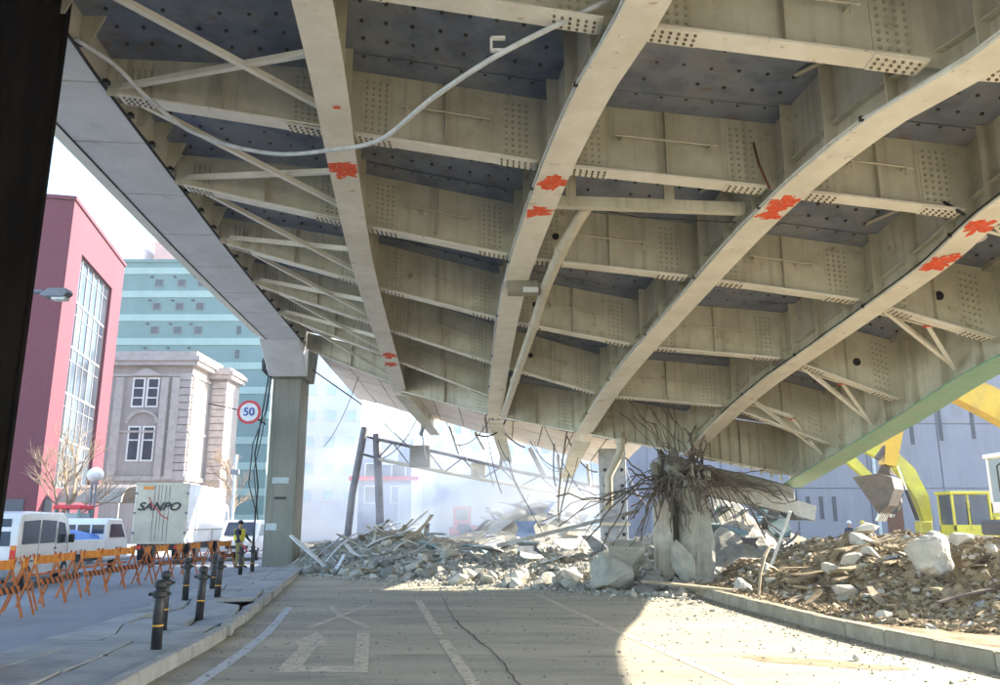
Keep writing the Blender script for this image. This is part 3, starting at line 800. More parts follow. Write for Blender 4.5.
for i in range(12):      # bundle still anchored in the deck
    a = (rr.uniform(4.9, 5.45), rr.uniform(21.9, 22.6), rr.uniform(2.0, 2.7))
    c = (rr.uniform(5.2, 5.9), rr.uniform(22.2, 23.0), rr.uniform(3.6, 4.5))
    b = (lerp(a[0], c[0], .5) + rr.uniform(-.15, .3), lerp(a[1], c[1], .5) + rr.uniform(-.2, .1), 3.1)
    bar(curve(a, b, c), .02)
for i in range(11):      # fan torn from the soffit
    a = (rr.uniform(4.8, 5.2), rr.uniform(21.9, 22.4), rr.uniform(2.6, 3.2))
    c = (rr.uniform(3.4, 5.2), rr.uniform(22.4, 23.2), rr.uniform(4.6, 5.2))
    bar(curve(a, (lerp(a[0], c[0], .6) + .2, lerp(a[1], c[1], .5), lerp(a[2], c[2], .55)), c), .013)
def bundle(a, c, sag, k):
    for q in range(k):
        j = lambda m: rr.uniform(-m, m)
        aa = (a[0] + j(.12), a[1] + j(.15), a[2] + j(.12)); cc = (c[0] + j(.45), c[1] + j(.4), c[2] + j(.32))
        bb = (lerp(a[0], c[0], .5) + j(.2), lerp(a[1], c[1], .5) + j(.2), (a[2] + c[2]) / 2 + sag + j(.2))
        bar(curve(aa, bb, cc, 11), rr.choice((.012, .016, .022)))
for c, sag, k in (((1.7, 22.0, 2.6), -.1, 2), ((2.3, 21.6, 1.3), .8, 3), ((3.3, 22.4, 3.3), .1, 2), ((2.6, 22.6, 2.0), .5, 3), ((3.3, 21.3, 1.1), .7, 4), ((3.5, 21.2, 2.0), .6, 5), ((1.2, 21.2, 1.6), .3, 2), ((3.9, 21.1, 1.6), .7, 4)):
    bundle((rr.uniform(4.4, 4.9), 22.2, rr.uniform(2.4, 3.1)), c, sag, k)
for c, sag, k in (((8.0, 22.6, 2.3), .5, 4), ((7.6, 22.4, 2.9), -.1, 3), ((6.1, 21.6, 1.4), .9, 5), ((6.6, 22.0, 2.2), .7, 5), ((7.3, 22.2, 2.4), .3, 4), ((5.9, 21.3, 2.0), .7, 4), ((6.9, 21.7, 1.5), .9, 4), ((6.2, 22.3, 3.1), .2, 4)):
    bundle((rr.uniform(5.0, 5.5), 22.1, rr.uniform(2.6, 3.3)), c, sag, k)
for i in range(38):      # tangle hanging over the broken top
    a = (rr.uniform(4.4, 5.5), rr.uniform(21.5, 22.2), rr.uniform(2.5, 3.2))
    c = (a[0] + rr.uniform(-.5, .5), a[1] + rr.uniform(-.5, -.05), a[2] - rr.uniform(.3, 1.2))
    b = (lerp(a[0], c[0], .5) + rr.uniform(-.3, .3), a[1] - .25, a[2] + rr.uniform(-.2, .2))
    bar(curve(a, b, c), rr.choice((.016, .022)))
for i in range(26):      # broken concrete still caught in the bars
    o = link('caught_fragment', lump(rr.choice(('concrete', 'concrete_dark')), rr.randrange(14)), None, pier, Vector((rr.uniform(4.25, 5.6), rr.uniform(21.8, 22.7), rr.uniform(2.3, 3.25))) - pier.location)
    o.scale = (rr.uniform(.2, .5),) * 3; o.rotation_euler = (rr.uniform(0, 6), rr.uniform(0, 6), 0)
for i in range(9):       # hoops round the core
    z = 2.2 + i * .16; rad = rr.uniform(.45, .65)
    bar([(4.95 + rad * math.cos(t * .5) * 1.1, 22.4 + rad * math.sin(t * .5), z + .06 * math.sin(t + i)) for t in range(rr.randint(9, 13))], .014)

# ---------------------------------------------------------------- next span, broken off and dropped
span = thing('collapsed_span', 'pale concrete soffit of the next span sinking behind the broken deck end', 'viaduct span', (-1.5, 33, 0))
nL, nR, fL, fR = Vector((-6.9, 29.75, 7.95)), Vector((4.7, 24.1, 4.35)), Vector((-7.1, 39.5, 7.75)), Vector((4.9, 33.5, 3.85))
def sp_(u, v, dz=0): return nL.lerp(nR, u).lerp(fL.lerp(fR, u), v) + Vector((0, 0, dz))
wpart('slab', MB().prism([sp_(0, 0, .04), sp_(1, 0, .04), sp_(1, 1, .04), sp_(0, 1, .04)], (0, 0, .35)), 'concrete', span)
for i in range(11):
    for j in range(5):
        u0, u1, v0, v1 = i / 11 + .002, (i + 1) / 11 - .002, j / 5 + .004, (j + 1) / 5 - .004
        dz = random.uniform(-.015, .015)
        wpart('soffit_panel', MB().prism([sp_(u0, v0, dz), sp_(u1, v0, dz), sp_(u1, v1, dz), sp_(u0, v1, dz)], (0, 0, .03)), 'soffit_concrete', span)
for a, b, c in (((-3.5, 28.2, 6.1), (-3.35, 33, 5.98), (-3.05, 38, 5.75)), ((-.16, 26.2, 4.92), (.05, 31, 4.75), (.3, 36, 4.38)), ((2.55, 24.5, 4.1), (2.6, 28, 3.85), (2.7, 33, 3.45))):
    g_ = curve(a, b, c, 8)
    gd = wpart('girder', MB().sweep(g_, -.015, .015, .03, .75), 'girder_paint', span)
    wpart('bottom_flange', MB().sweep(g_, -.24, .24, 0, .04), 'girder_paint', gd)
wpart('parapet', MB().prism([fL, fL + Vector((.25, 0, 0)), nL + Vector((.25, 0, 0)), nL], (0, 0, 1.2)), 'concrete', span)

hw = random.Random(77)
for i in range(22):
    u = hw.uniform(.1, .98); a = sp_(u, hw.uniform(.2, 1), -.05); L = hw.uniform(.8, 3.0)
    c = a + Vector((hw.uniform(-1.6, 1.6), hw.uniform(-.6, .6), -L if a.z - L > .6 else -(a.z - .6)))
    wpart('hanging_cable', MB().tube(curve(a, (a + c) / 2 + Vector((hw.uniform(-.3, .3), 0, -.7)), c), hw.choice((.012, .02, .03)), 5), hw.choice(('black_paint', 'rebar', 'steel_purple')), span)
for i in range(7):
    u = .3 + i * .1; a = sp_(u, 1, -.1)
    wpart('broken_joist', MB().beam(a, a + Vector((hw.uniform(-.5, .9), hw.uniform(.2, 1.2), -hw.uniform(.5, 1.6))), .12, .16), hw.choice(('concrete_blue', 'steel_purple', 'sheet_metal')), span)

# ---------------------------------------------------------------- rubble
YF = [(-9, 29.6), (-6.5, 27.6), (-3, 24.6), (0, 22.6), (3, 20.4), (4.6, 19.8), (6.5, 21.5), (9.5, 23.5)]
def hA(x, y):
    d = y - interp(YF, x)
    if d < 0: return -.05
    h = .78 * sstep(d / 6) + .55 * math.exp(-((x + 4) / 2.2) ** 2 - ((y - 31.5) / 3) ** 2) + 1.7 * math.exp(-((x - 1.6) / 2.6) ** 2 - ((y - 37) / 3) ** 2)
    h += 1.9 * math.exp(-((x - 6.9) / 2.0) ** 2 - ((y - 25.6) / 1.8) ** 2)
    h += min(1, d / 1.5) * (.22 * N(x * .9, y * .9) + .12 * N(x * 2.6, y * 2.6, 4) + .05 * N(x * 7, y * 7, 2))
    return max(.0, h)
TX = [(10.9, 12), (11.4, 9.4), (12.8, 6.9), (15.5, 5.95), (18.5, 5.35), (22, 5.3), (40, 6.5)]
def hB(x, y):
    if y < 10.9: return .10 + .02 * N(x * 2, y * 2)
    d = (x - interp(TX, y)) * .8
    base = .10 + .02 * N(x * 2, y * 2)
    if d < 0: return base
    h = 1.1 * sstep(d / 3.0) * (1 - .72 * sstep((d - 2.6) / 3.2))
    h *= .9 + .55 * N(x * .55, y * .55, 7)
    h += min(1, d / .8) * (.20 * N(x * 1.3, y * 1.3, 1) + .13 * abs(N(x * 3.1, y * 3.1, 4)) + .06 * N(x * 8, y * 8, 2))
    return base + max(0, h)
def height_mesh(x0, x1, y0, y1, st, fn, ok):
    nx, ny = int((x1 - x0) / st), int((y1 - y0) / st); mb = MB()
    for j in range(ny + 1):
        for i in range(nx + 1):
            x, y = x0 + st * i, y0 + st * j
            mb.v.append((x, y, fn(x, y)))
    for j in range(ny):
        for i in range(nx):
            x, y = x0 + st * (i + .5), y0 + st * (j + .5)
            if ok(x, y):
                a = j * (nx + 1) + i; mb.f.append((a, a + 1, a + nx + 2, a + nx + 1))
    me = mb.mesh('heap')
    bm = bmesh.new(); bm.from_mesh(me)
    bmesh.ops.delete(bm, geom=[v for v in bm.verts if not v.link_faces], context='VERTS')
    bm.to_mesh(me); bm.free()
    for p in me.polygons:
        if p.normal.z < 0: p.flip()
    return me
link('rubble_heap', height_mesh(-8.6, 10.4, 19.4, 43, .2, hA, lambda x, y: y > interp(YF, x) - .2), 'rubble_grey', kind='stuff', label='grey heap of crushed concrete lying across the road', cat='rubble')
link('earth_mound', height_mesh(4.3, 30, 4, 33, .2, hB, lambda x, y: x > along(KR, y) + .2), 'soil', kind='stuff', label='brown earth and debris mound beside the right kerb', cat='earth')

def put_lump(name, m, x, y, z, s, label, cat, group=None, rot=None, k=None, sink=.25):
    o = link(name, lump(m, lr.randrange(14) if k is None else k), None, None, (x, y, z + s * .28 - sink * s * .3), None, label, cat, group)
    o.rotation_euler = rot or (lr.uniform(-.5, .5), lr.uniform(-.5, .5), lr.uniform(0, 6.28))
    o.scale = (s, s, s)
    return o
def look(m, s):
    return ('small ' if s < .25 else 'middling ' if s < .4 else 'large ') + {'concrete': 'grey', 'concrete_pale': 'pale tan', 'concrete_dark': 'dark grey', 'concrete_blue': 'blue grey', 'soil': 'brown'}[m] + ' broken lump'
def tilt(e, m):
    return ('steep ' if abs(e) > .45 else 'slanting ' if abs(e) > .15 else 'flat ') + {'sheet_metal': 'grey metal', 'wood_pale': 'pale wooden', 'sheet_white': 'white', 'concrete_pale': 'pale tan', 'concrete_blue': 'blue grey', 'sheet_teal': 'teal', 'sheet_blue': 'blue', 'steel_purple': 'dark steel', 'wood_splinter': 'brown wooden', 'rebar': 'rusty dark', 'soil': 'earth brown'}[m]
n = 0
while n < 150:                         # across the road
    x = lr.uniform(-7.2, 5); y = interp(YF, x) + abs(lr.gauss(0, 2.6)) - .25
    s = lr.choice((.22, .28, .34, .42, .55)) * lr.uniform(.8, 1.2)
    if 4 < x < 5.8 and 21.5 < y < 23.2: continue
    m = lr.choice(('concrete', 'concrete_pale', 'concrete', 'concrete_dark'))
    if y > 33: m = 'concrete_blue'
    put_lump('concrete_lump', m, x, y, max(0, hA(x, y)), s, look(m, s) + ' in the crushed heap across the road', 'concrete lump', 'concrete lumps across the road'); n += 1
n = 0
while n < 80:                          # right of the earth mound
    y = lr.uniform(12.2, 22); x = interp(TX, y) + lr.uniform(1.2, 8.5)
    if x / y < .47: continue
    s = lr.choice((.2, .26, .32, .42)) * lr.uniform(.8, 1.25)
    m = lr.choice(('concrete_blue', 'concrete_pale', 'concrete_blue')); put_lump('rock_lump', m, x, y, hB(x, y), s, look(m, s) + ' lying on the far side of the earth mound', 'concrete lump', 'blue grey lumps on the mound'); n += 1
n = 0
while n < 60:
    y = lr.uniform(13, 23); x = interp(TX, y) + lr.uniform(-.15, 4)
    if 4 < x < 5.9 and 21.3 < y < 23.3: continue
    s = lr.choice((.16, .22, .3)) * lr.uniform(.8, 1.3)
    m = lr.choice(('concrete_pale', 'concrete', 'soil')); put_lump('tan_lump', m, x, y, hB(x, y), s, look(m, s) + ' half buried in the brown earth mound', 'concrete lump', 'tan lumps in the earth mound'); n += 1
for x, y, s in ((3.9, 11.2, .09), (4.4, 10.5, .1), (3.3, 14.8, .07), (3.45, 14.75, .07), (2.9, 12.9, .06), (4.7, 12, .08), (-1.2, 11.3, .07), (-.95, 11.35, .06), (4.1, 16.2, .12), (3.7, 17.2, .15), (3.3, 18.2, .13), (4.0, 18.4, .18), (2.6, 19.2, .14), (1.6, 20.4, .16), (-.6, 21.3, .15), (-2.2, 22.7, .15), (3.1, 19.3, .2), (3.8, 19.2, .22), (5.0, 9.2, .07)):
    put_lump('stray_stone', 'concrete_pale' if x > 2.4 else 'concrete_dark', x, y, .008, s, 'small stray stone lying loose on the road surface', 'stone', 'stray stones on the road', sink=0)
for k_ in range(20):
    y = lr.uniform(13.5, 21); x = interp(TX, y) + lr.uniform(.6, 5.5); sz = lr.uniform(.38, .62)
    put_lump('pale_chunk', 'concrete_pale', x, y, hB(x, y), sz, ('big' if sz > .5 else 'flat') + ' pale broken chunk lying on top of the brown earth mound', 'concrete lump', 'pale chunks on the earth mound', sink=.1)
# the large, unmistakable pieces, with chipped uneven faces
put_lump('concrete_block', 'concrete', 2.75, 20.9, .2, 1.25, 'large slab-like concrete block lying left of the shattered pier', 'concrete block', rot=(.5, -.35, .4), k=2)
put_lump('concrete_block', 'concrete', 3.35, 21.6, .55, 1.35, 'large rounded concrete block leaning on the shattered pier', 'concrete block', rot=(.2, .7, 1.2), k=5)
put_lump('concrete_block', 'concrete_dark', 3.75, 20.7, .05, .8, 'dark concrete block at the foot of the shattered pier', 'concrete block', rot=(.1, .1, 2), k=7)
put_lump('boulder', 'concrete_pale', 9.1, 17.6, hB(9.1, 17.6) - .05, 1.15, 'big round pale concrete boulder in front of the lime excavator', 'boulder', rot=(.3, .2, .5), k=9, sink=0)
bo = C.objects['boulder']; bo.location = (7.8, 15.0, 1.14); bo.scale = (.86, .95, 1.2)
put_lump('concrete_block', 'concrete_pale', 7.1, 17.5, hB(7.1, 17.5), .62, 'pale flat concrete block perched on top of the earth mound', 'concrete block', rot=(.1, .2, .4), k=3, sink=0)
put_lump('concrete_block', 'concrete_pale', 5.5, 18.9, hB(5.5, 18.9), .55, 'rounded tan block beside the kerb right of the shattered pier', 'concrete block', k=11, sink=0)

for k, o in enumerate([o for o in C.objects if o.name.startswith(('concrete_block', 'boulder'))]): o.data = chipped(o.data, k * 5.3)

# loose fragments too small to count
def fragments(name, n, place, smin, smax, m, label, cat, flat_=.6, seed=1):
    r = random.Random(seed); mb = MB()
    for i in range(n):
        x, y, z = place(r); s = r.uniform(smin, smax) * r.uniform(.5, 1)
        M = Matrix.Rotation(r.uniform(0, 6.28), 3, 'Z') @ Matrix.Rotation(r.uniform(-.7, .7), 3, 'X') @ Matrix.Rotation(r.uniform(-.7, .7), 3, 'Y')
        p = [Vector((sx * r.uniform(.5, 1), sy * r.uniform(.4, 1), sz * r.uniform(.4, 1) * flat_)) * s for sx, sy, sz in ((-1, -1, -1), (1, -1, -1), (1, 1, -1), (-1, 1, -1), (-1, -1, 1), (1, -1, 1), (1, 1, 1), (-1, 1, 1))]
        mb.hexa([M @ q + Vector((x, y, z)) for q in p])
    me = mb.mesh(name)
    return link(name, me, m, kind='stuff', label=label, cat=cat)
def plA(r):
    x = r.uniform(-7.5, 5.2); y = interp(YF, x) + abs(r.gauss(0, 3)) - .35 * r.random() - .1
    return x, y, max(.01, hA(x, y))
fragments('rubble_fragments', 5200, plA, .03, .12, 'concrete', 'small grey fragments strewn over the heap across the road', 'rubble', seed=3)
fragments('pale_fragments', 1600, plA, .03, .11, 'concrete_pale', 'small pale fragments strewn over the heap across the road', 'rubble', seed=4)
def plB(r):
    y = r.uniform(11.2, 24); x = interp(TX, y) + abs(r.gauss(0, 3.2)) - .4
    return x, y, hB(x, y)
fragments('earth_clods', 4500, plB, .03, .11, 'soil', 'brown clods strewn over the earth mound', 'earth', .8, 5)
fragments('grey_grit', 1800, plB, .02, .08, 'concrete_pale', 'pale grit strewn over the earth mound', 'rubble', .8, 6)
def plR(r):
    x = r.uniform(-4.8, 4.4); y = interp(YF, x) - abs(r.gauss(0, 1.4)); return x, y, .012
fragments('road_grit', 900, plR, .01, .045, 'concrete', 'grit scattered on the road before the heap', 'rubble', .7, 8)
def plS(r):
    y = r.uniform(7.5, 20); x = r.uniform(along(KL, y) + .1, along(KR, y) - .05); return (x, y, .010) if r.random() < .6 else (along(KR, y) - abs(r.gauss(0, .35)) - .02, y, .010)
fragments('scattered_grit', 1500, plS, .006, .022, 'concrete_dark', 'fine dark grit scattered over the whole road', 'rubble', .7, 12)
def straw(name, n, place, lmin, lmax, w, m, label, cat, seed):
    r = random.Random(seed); mb = MB()
    for i in range(n):
        x, y, z = place(r); L = r.uniform(lmin, lmax); a = r.gauss(.5, .7); e = r.gauss(.05, .25)
        d = Vector((math.cos(a) * math.cos(e), math.sin(a) * math.cos(e), math.sin(e))) * L / 2
        c = Vector((x, y, z + .03)); mb.beam(c - d, c + d, w * r.uniform(.6, 1.5), w * .5)
    link(name, mb.mesh(name), m, kind='stuff', label=label, cat=cat)
straw('wood_slivers', 2400, plB, .1, .5, .03, 'wood_splinter', 'brown wood slivers matted over the earth mound', 'debris', 9)
straw('dark_slivers', 600, plB, .1, .45, .035, 'splinter_dark', 'dark splinters matted over the earth mound', 'debris', 19)
straw('wire_scraps', 500, plA, .15, .7, .018, 'rebar', 'thin wire scraps tangled over the heap across the road', 'debris', 10)

# strips, planks, sheets: each its own thing
def strip_piece(name, c, L, w, a, e, m, label, cat, group, bend=.0, th=.03):
    d = Vector((math.cos(a) * math.cos(e), math.sin(a) * math.cos(e), math.sin(e))); c = Vector(c)
    side = Vector((-math.sin(a), math.cos(a), 0)); up = d.cross(side) * -1
    mb = MB(); base = 0; n = 5
    for i in range(n):
        t = i / (n - 1) - .5; p = d * t * L + up * bend * (4 * t * t) * L
        ww = w * (.5 + .12 * math.sin(i * 2.1 + c.x * 5))
        for q in (-side * ww - up * th / 2, side * ww - up * th / 2, side * ww + up * th / 2, -side * ww + up * th / 2): mb.v.append(tuple(p + q))
    for i in range(n - 1):
        for k in range(4):
            A = 4 * i + k; B = 4 * i + (k + 1) % 4; mb.f.append((A, B, B + 4, A + 4))
    mb.f += [(3, 2, 1, 0), tuple(4 * (n - 1) + k for k in range(4))]
    return link(name, mb.mesh(name), m, None, c, None, label, cat, group)
r = random.Random(31)
def em(r, mu, sg_, ms, txt):
    e = r.gauss(mu, sg_); m = r.choice(ms); return e, m, tilt(e, m) + ' ' + txt
for i in range(46):
    x = r.gauss(-4.4, 1.3); y = max(interp(YF, x) + .5, r.gauss(30.5, 1.9)); z = max(0, hA(x, y)) + r.uniform(.0, .35)
    strip_piece('bent_strip', (x, y, z), r.uniform(.6, 2.0), r.uniform(.07, .2), r.gauss(.3, .9), *em(r, .2, .4, ('sheet_metal', 'wood_pale', 'sheet_white', 'concrete_pale'), 'bent strip jutting from the tangle beside the bridge column'), 'strip', 'bent strips in the left tangle', r.uniform(-.12, .12))
for i in range(14):
    x = r.uniform(-3.2, 3.2); y = interp(YF, x) + r.uniform(3.5, 9); z = max(0, hA(x, y)) + .15
    strip_piece('torn_sheet', (x, y, z), r.uniform(.7, 1.6), r.uniform(.4, .9), r.uniform(0, 6.28), *em(r, 0, .45, ('sheet_metal', 'sheet_white', 'sheet_teal', 'concrete_blue'), 'torn sheet lying on the middle of the rubble heap'), 'sheet', 'torn sheets on the heap', r.uniform(-.15, .15), .04)
for i in range(26):
    x = r.gauss(1.6, 1.6); y = r.gauss(36, 1.6); z = max(0, hA(x, y)) + r.uniform(-.1, .35)
    strip_piece('blue_sheet', (x, y, z), r.uniform(.7, 1.7), r.uniform(.3, .8), r.uniform(0, 6.28), *em(r, .2, .6, ('sheet_blue', 'sheet_blue', 'concrete_blue', 'steel_purple'), 'crumpled sheet on the high pile behind the heap'), 'sheet', 'crumpled sheets on the blue pile', r.uniform(-.2, .2), .04)
for i in range(52):
    y = r.uniform(13, 22); x = interp(TX, y) + r.uniform(.2, 4.5)
    strip_piece('splintered_plank', (x, y, hB(x, y) + r.uniform(.0, .1)), r.uniform(.5, 1.9), r.uniform(.06, .2), r.gauss(.55, .5), *em(r, .1, .2, ('wood_splinter', 'wood_splinter', 'wood_splinter', 'wood_pale', 'rebar'), 'splintered plank lying in the earth mound'), 'plank', 'splintered planks in the earth mound', r.uniform(-.08, .08))
for i in range(14):
    y = r.uniform(14, 20); x = interp(TX, y) + r.uniform(.8, 3.4)
    strip_piece('matted_panel', (x, y, hB(x, y) + .08), r.uniform(.6, 1.3), r.uniform(.25, .5), r.gauss(.5, .5), *em(r, .12, .15, ('wood_splinter', 'soil', 'wood_splinter', 'soil'), 'torn panel half sunk in the earth mound'), 'panel', 'torn panels in the earth mound', r.uniform(-.15, .15), .05)
strip_piece('white_pole', (6.35, 18.6, 1.35), 1.3, .05, 2.2, -1.1, 'sheet_white', 'thin white pole sticking out of the earth mound', 'pole', None, 0, .05)
strip_piece('bent_rail', (5.75, 18.0, .95), 1.9, .05, 1.0, .55, 'wood_pale', 'bent pale rail rising over the earth mound edge', 'rail', None, .15, .04)
strip_piece('fallen_plank', (-6.5, 28.5, .65), 2.3, .2, -.5, -.55, 'sheet_white', 'white plank leaning at the foot of the bridge column', 'plank', None, 0, .06)
strip_piece('fallen_beam', (6.9, 22.9, 2.42), 4.0, .42, .1, -.2, 'concrete_pale', 'long pale fallen beam right of the shattered pier', 'beam', None, .02, .42)
strip_piece('fallen_board', (4.35, 19.3, .26), 2.4, .28, -.75, -.04, 'wood_pale', 'long flat board lying at the end of the right kerb', 'board', None, 0, .05)
strip_piece('steel_tube', (1.9, 22.3, 1.55), 4.2, .12, .28, .22, 'sheet_metal', 'grey steel tube slanting out of the heap toward the pier', 'tube', None, 0, .1)
for i in range(40):
    x = r.uniform(5.6, 8.9); y = r.uniform(23, 26); z = r.uniform(.3, 2.1)
    strip_piece('teal_scrap', (x, y, z), r.uniform(.5, 1.3), r.uniform(.2, .55), r.uniform(0, 6.28), *em(r, .1, .7, ('sheet_teal', 'sheet_teal', 'steel_purple', 'concrete_blue'), 'crumpled scrap packed under the low end of the deck'), 'scrap', 'teal scraps under the deck end', r.uniform(-.2, .2), .04)
for i in range(24):
    x = r.uniform(5.6, 8.8); y = r.uniform(23.2, 26)
    put_lump('packed_lump', 'concrete_blue', x, y, r.uniform(.0, .8), r.uniform(.4, .8), 'blue grey lump packed under the low end of the deck', 'concrete lump', 'lumps under the deck end')

# ---------------------------------------------------------------- fallen gantry, steel post
ga = thing('fallen_gantry', 'wrecked sign gantry with leaning posts and lattice boom behind the heap', 'gantry', (-6.5, 38, 0))
wpart('post', MB().tube([(-7.1, 38, .3), (-6.9, 38, 3), (-6.42, 38, 6.15)], .17, 10), 'steel_purple', ga)
wpart('post', MB().tube([(-5.5, 38.2, .3), (-5.7, 38.2, 3.4), (-5.9, 38.2, 5.85)], .19, 10), 'steel_purple', ga)
wpart('post_tie', MB().tube([(-6.5, 38, 5.75), (-5.9, 38.2, 5.6)], .06, 6).tube([(-6.6, 38, 4.9), (-5.85, 38.2, 4.7)], .06, 6), 'steel_purple', ga)
ch1 = [(-5.9, 38.1, 5.6), (-2.6, 37.6, 4.85), (.9, 36.6, 3.95), (4.4, 35.2, 3.2)]; ch2 = [(-5.8, 38.1, 4.65), (-2.6, 37.6, 4.0), (.9, 36.6, 3.3), (4.4, 35.2, 2.6)]
wpart('chord', MB().tube(ch1, .08, 8), 'steel_purple', ga); wpart('chord', MB().tube(ch2, .08, 8), 'pipe_paint', ga)
c1 = [(i, *p) for i, p in enumerate(ch1)]; c2 = [(i, *p) for i, p in enumerate(ch2)]
cp = lambda t, q: Vector((interp(q, t, 1), interp(q, t, 2), interp(q, t, 3)))
for i in range(12):
    t = i / 4
    wpart('lattice_bar', MB().tube([cp(t, c1 if i % 2 else c2), cp(t + .25, c2 if i % 2 else c1)], .035, 6), 'steel_purple', ga)
wpart('control_box', MB().box((-3.75, 37.9, 4.75), (.95, .6, 1.0)), 'concrete_dark', ga, .03)
wpart('sign_box', MB().box((-1.0, 37.3, 4.1), (.7, .3, .6)), 'pipe_paint', ga, .03)
wpart('sign_box', MB().box((2.9, 35.8, 3.0), (.7, .3, .5)), 'pipe_paint', ga, .03)
wpart('stay_wire', MB().tube([(-7.3, 30.6, 7.5), (-5.7, 34.2, 6.5), (-4.4, 37.6, 5.3)], .025, 6), 'black_paint', ga)
wpart('stay_wire', MB().tube([(.2, 36.5, 4.4), (.9, 33, 2.8), (1.6, 29.5, 1.2)], .02, 6), 'black_paint', ga)
ps = thing('perforated_post', 'grey steel post with bolt holes standing behind the shattered pier', 'post', (3.7, 27, 0))
wpart('shaft', MB().box((3.75, 27, 2.0), (.85, .5, 4.2)), 'concrete_blue', ps, .02)
for i in range(6):
    for s in (-.28, .28):
        wpart('hole', MB().tube([(3.75 + s, 26.74, .8 + i * .52), (3.75 + s, 26.76, .8 + i * .52)], .06, 8), 'black_paint', ps)
wpart('flange', MB().box((3.75, 26.72, 1.65), (1.0, .05, .1)), 'pipe_paint', ps)

# ---------------------------------------------------------------- buildings
def window(par, org, u, nrm, s, z, w, h, pane='glass', frame='frame_white', fw=.09, bars=(), rec=.0):
    """one window on the wall through org along u, facing nrm: a frame of four bars (plus bars) with its pane"""
    O = Vector(org) + Vector(u) * s + Vector((0, 0, z)); U = Vector(u); Nn = Vector(nrm); Z = Vector((0, 0, 1))
    f = MB()
    d0, d1 = -.02 - rec, .07 - rec
    def slab_(a0, a1, b0, b1, e0, e1): f.hexa([O + U*a0 + Z*b0 + Nn*e0, O + U*a1 + Z*b0 + Nn*e0, O + U*a1 + Z*b0 + Nn*e1, O + U*a0 + Z*b0 + Nn*e1, O + U*a0 + Z*b1 + Nn*e0, O + U*a1 + Z*b1 + Nn*e0, O + U*a1 + Z*b1 + Nn*e1, O + U*a0 + Z*b1 + Nn*e1])
    slab_(-w/2, w/2, -h/2, -h/2 + fw, d0, d1); slab_(-w/2, w/2, h/2 - fw, h/2, d0, d1)
    slab_(-w/2, -w/2 + fw, -h/2 + fw, h/2 - fw, d0, d1); slab_(w/2 - fw, w/2, -h/2 + fw, h/2 - fw, d0, d1)
    for k, t in bars:
        if k == 'v': slab_(t*w - fw*.4, t*w + fw*.4, -h/2 + fw, h/2 - fw, d0, d1 - .01)
        else: slab_(-w/2 + fw, w/2 - fw, t*h - fw*.4, t*h + fw*.4, d0, d1 - .012)
    fo = wpart('window', f, frame, par)
    p = MB(); x0, x1, z0, z1 = -w/2 + fw*.5, w/2 - fw*.5, -h/2 + fw*.5, h/2 - fw*.5
    p.prism([O + U*x0 + Z*z0 + Nn*(.03 - rec), O + U*x1 + Z*z0 + Nn*(.03 - rec), O + U*x1 + Z*z1 + Nn*(.03 - rec), O + U*x0 + Z*z1 + Nn*(.03 - rec)], Nn * -.045)
    wpart('pane', p, pane, fo)
    return fo

# red brick-coloured office block
rb = thing('red_office_block', 'red wall office block with a tall grid of glass on its sunlit side', 'building', (-28, 46, 0))
d = Vector((-.218, .976, 0)); e = Vector((-.976, -.218, 0)); c0 = Vector((-23.84, 42, 0)); nR_ = Vector((.976, .218, 0)); nF = Vector((.218 * 1, -.976, 0))
W2 = Vector((0, 0, 1))
# walls round the recessed glass
S0, S1, Z0, Z1, HT = 2.4, 9.6, 3.6, 17.0, 19.35
def face(a0, a1, z0, z1, th=.5): return [c0 + d*a0 + W2*z0, c0 + d*a1 + W2*z0, c0 + d*a1 + W2*z1, c0 + d*a0 + W2*z1]
wl = MB()
for a0, a1, z0, z1 in ((0, S0, 0, HT), (S1, 12.2, 0, HT), (S0, S1, Z1, HT), (S0, S1, 0, Z0)):
    wl.prism(face(a0, a1, z0, z1), nR_ * -.5)
wl.prism([c0 + e*.5 + d*0, c0 + e*16 + d*0, c0 + e*16 + d*12.2, c0 + e*.5 + d*12.2], (0, 0, HT - .02))
wpart('wall', wl, 'red_wall', rb)
wpart('coping', MB().prism([c0 + nR_*.1 - d*.1 + W2*(HT + .003), c0 + nR_*.1 + d*12.3 + W2*(HT + .003), c0 + e*16 + d*12.3 + W2*(HT + .003), c0 + e*16 - d*.1 + W2*(HT + .003)], (0, 0, .22)), 'red_wall', rb)
rows = 5
for j in range(rows):
    for i in range(6):
        s = S0 + (S1 - S0) * (i + .5) / 6; z = Z0 + (Z1 - Z0) * (j + .5) / rows
        window(rb, c0, d, nR_, s, z, (S1 - S0) / 6 - .02, (Z1 - Z0) / rows - .02, random.choice(('glass', 'glass', 'glass_mid')), 'frame_grey', .06, (('h', .22),), rec=.3)
for z in (15.6, 10.9, 6.8, 3.4):
    window(rb, c0, e, nF, 1.95 + .25, z, .55, 2.0, 'glass_pale', 'frame_white', .08)
    window(rb, c0, e, nF, 3.6, z, 1.2, 2.0, 'glass_pale', 'frame_white', .08)
wpart('doorway', MB().prism([c0 + e*.6 + nF*.02, c0 + e*2.4 + nF*.02, c0 + e*2.4 + nF*.02 + W2*2.9, c0 + e*.6 + nF*.02 + W2*2.9], nF*.04), 'frame_dark', rb)
wpart('doorway', MB().prism([c0 + d*1 + nR_*.02, c0 + d*2.3 + nR_*.02, c0 + d*2.3 + nR_*.02 + W2*2.9, c0 + d*1 + nR_*.02 + W2*2.9], nR_*.04), 'frame_dark', rb)
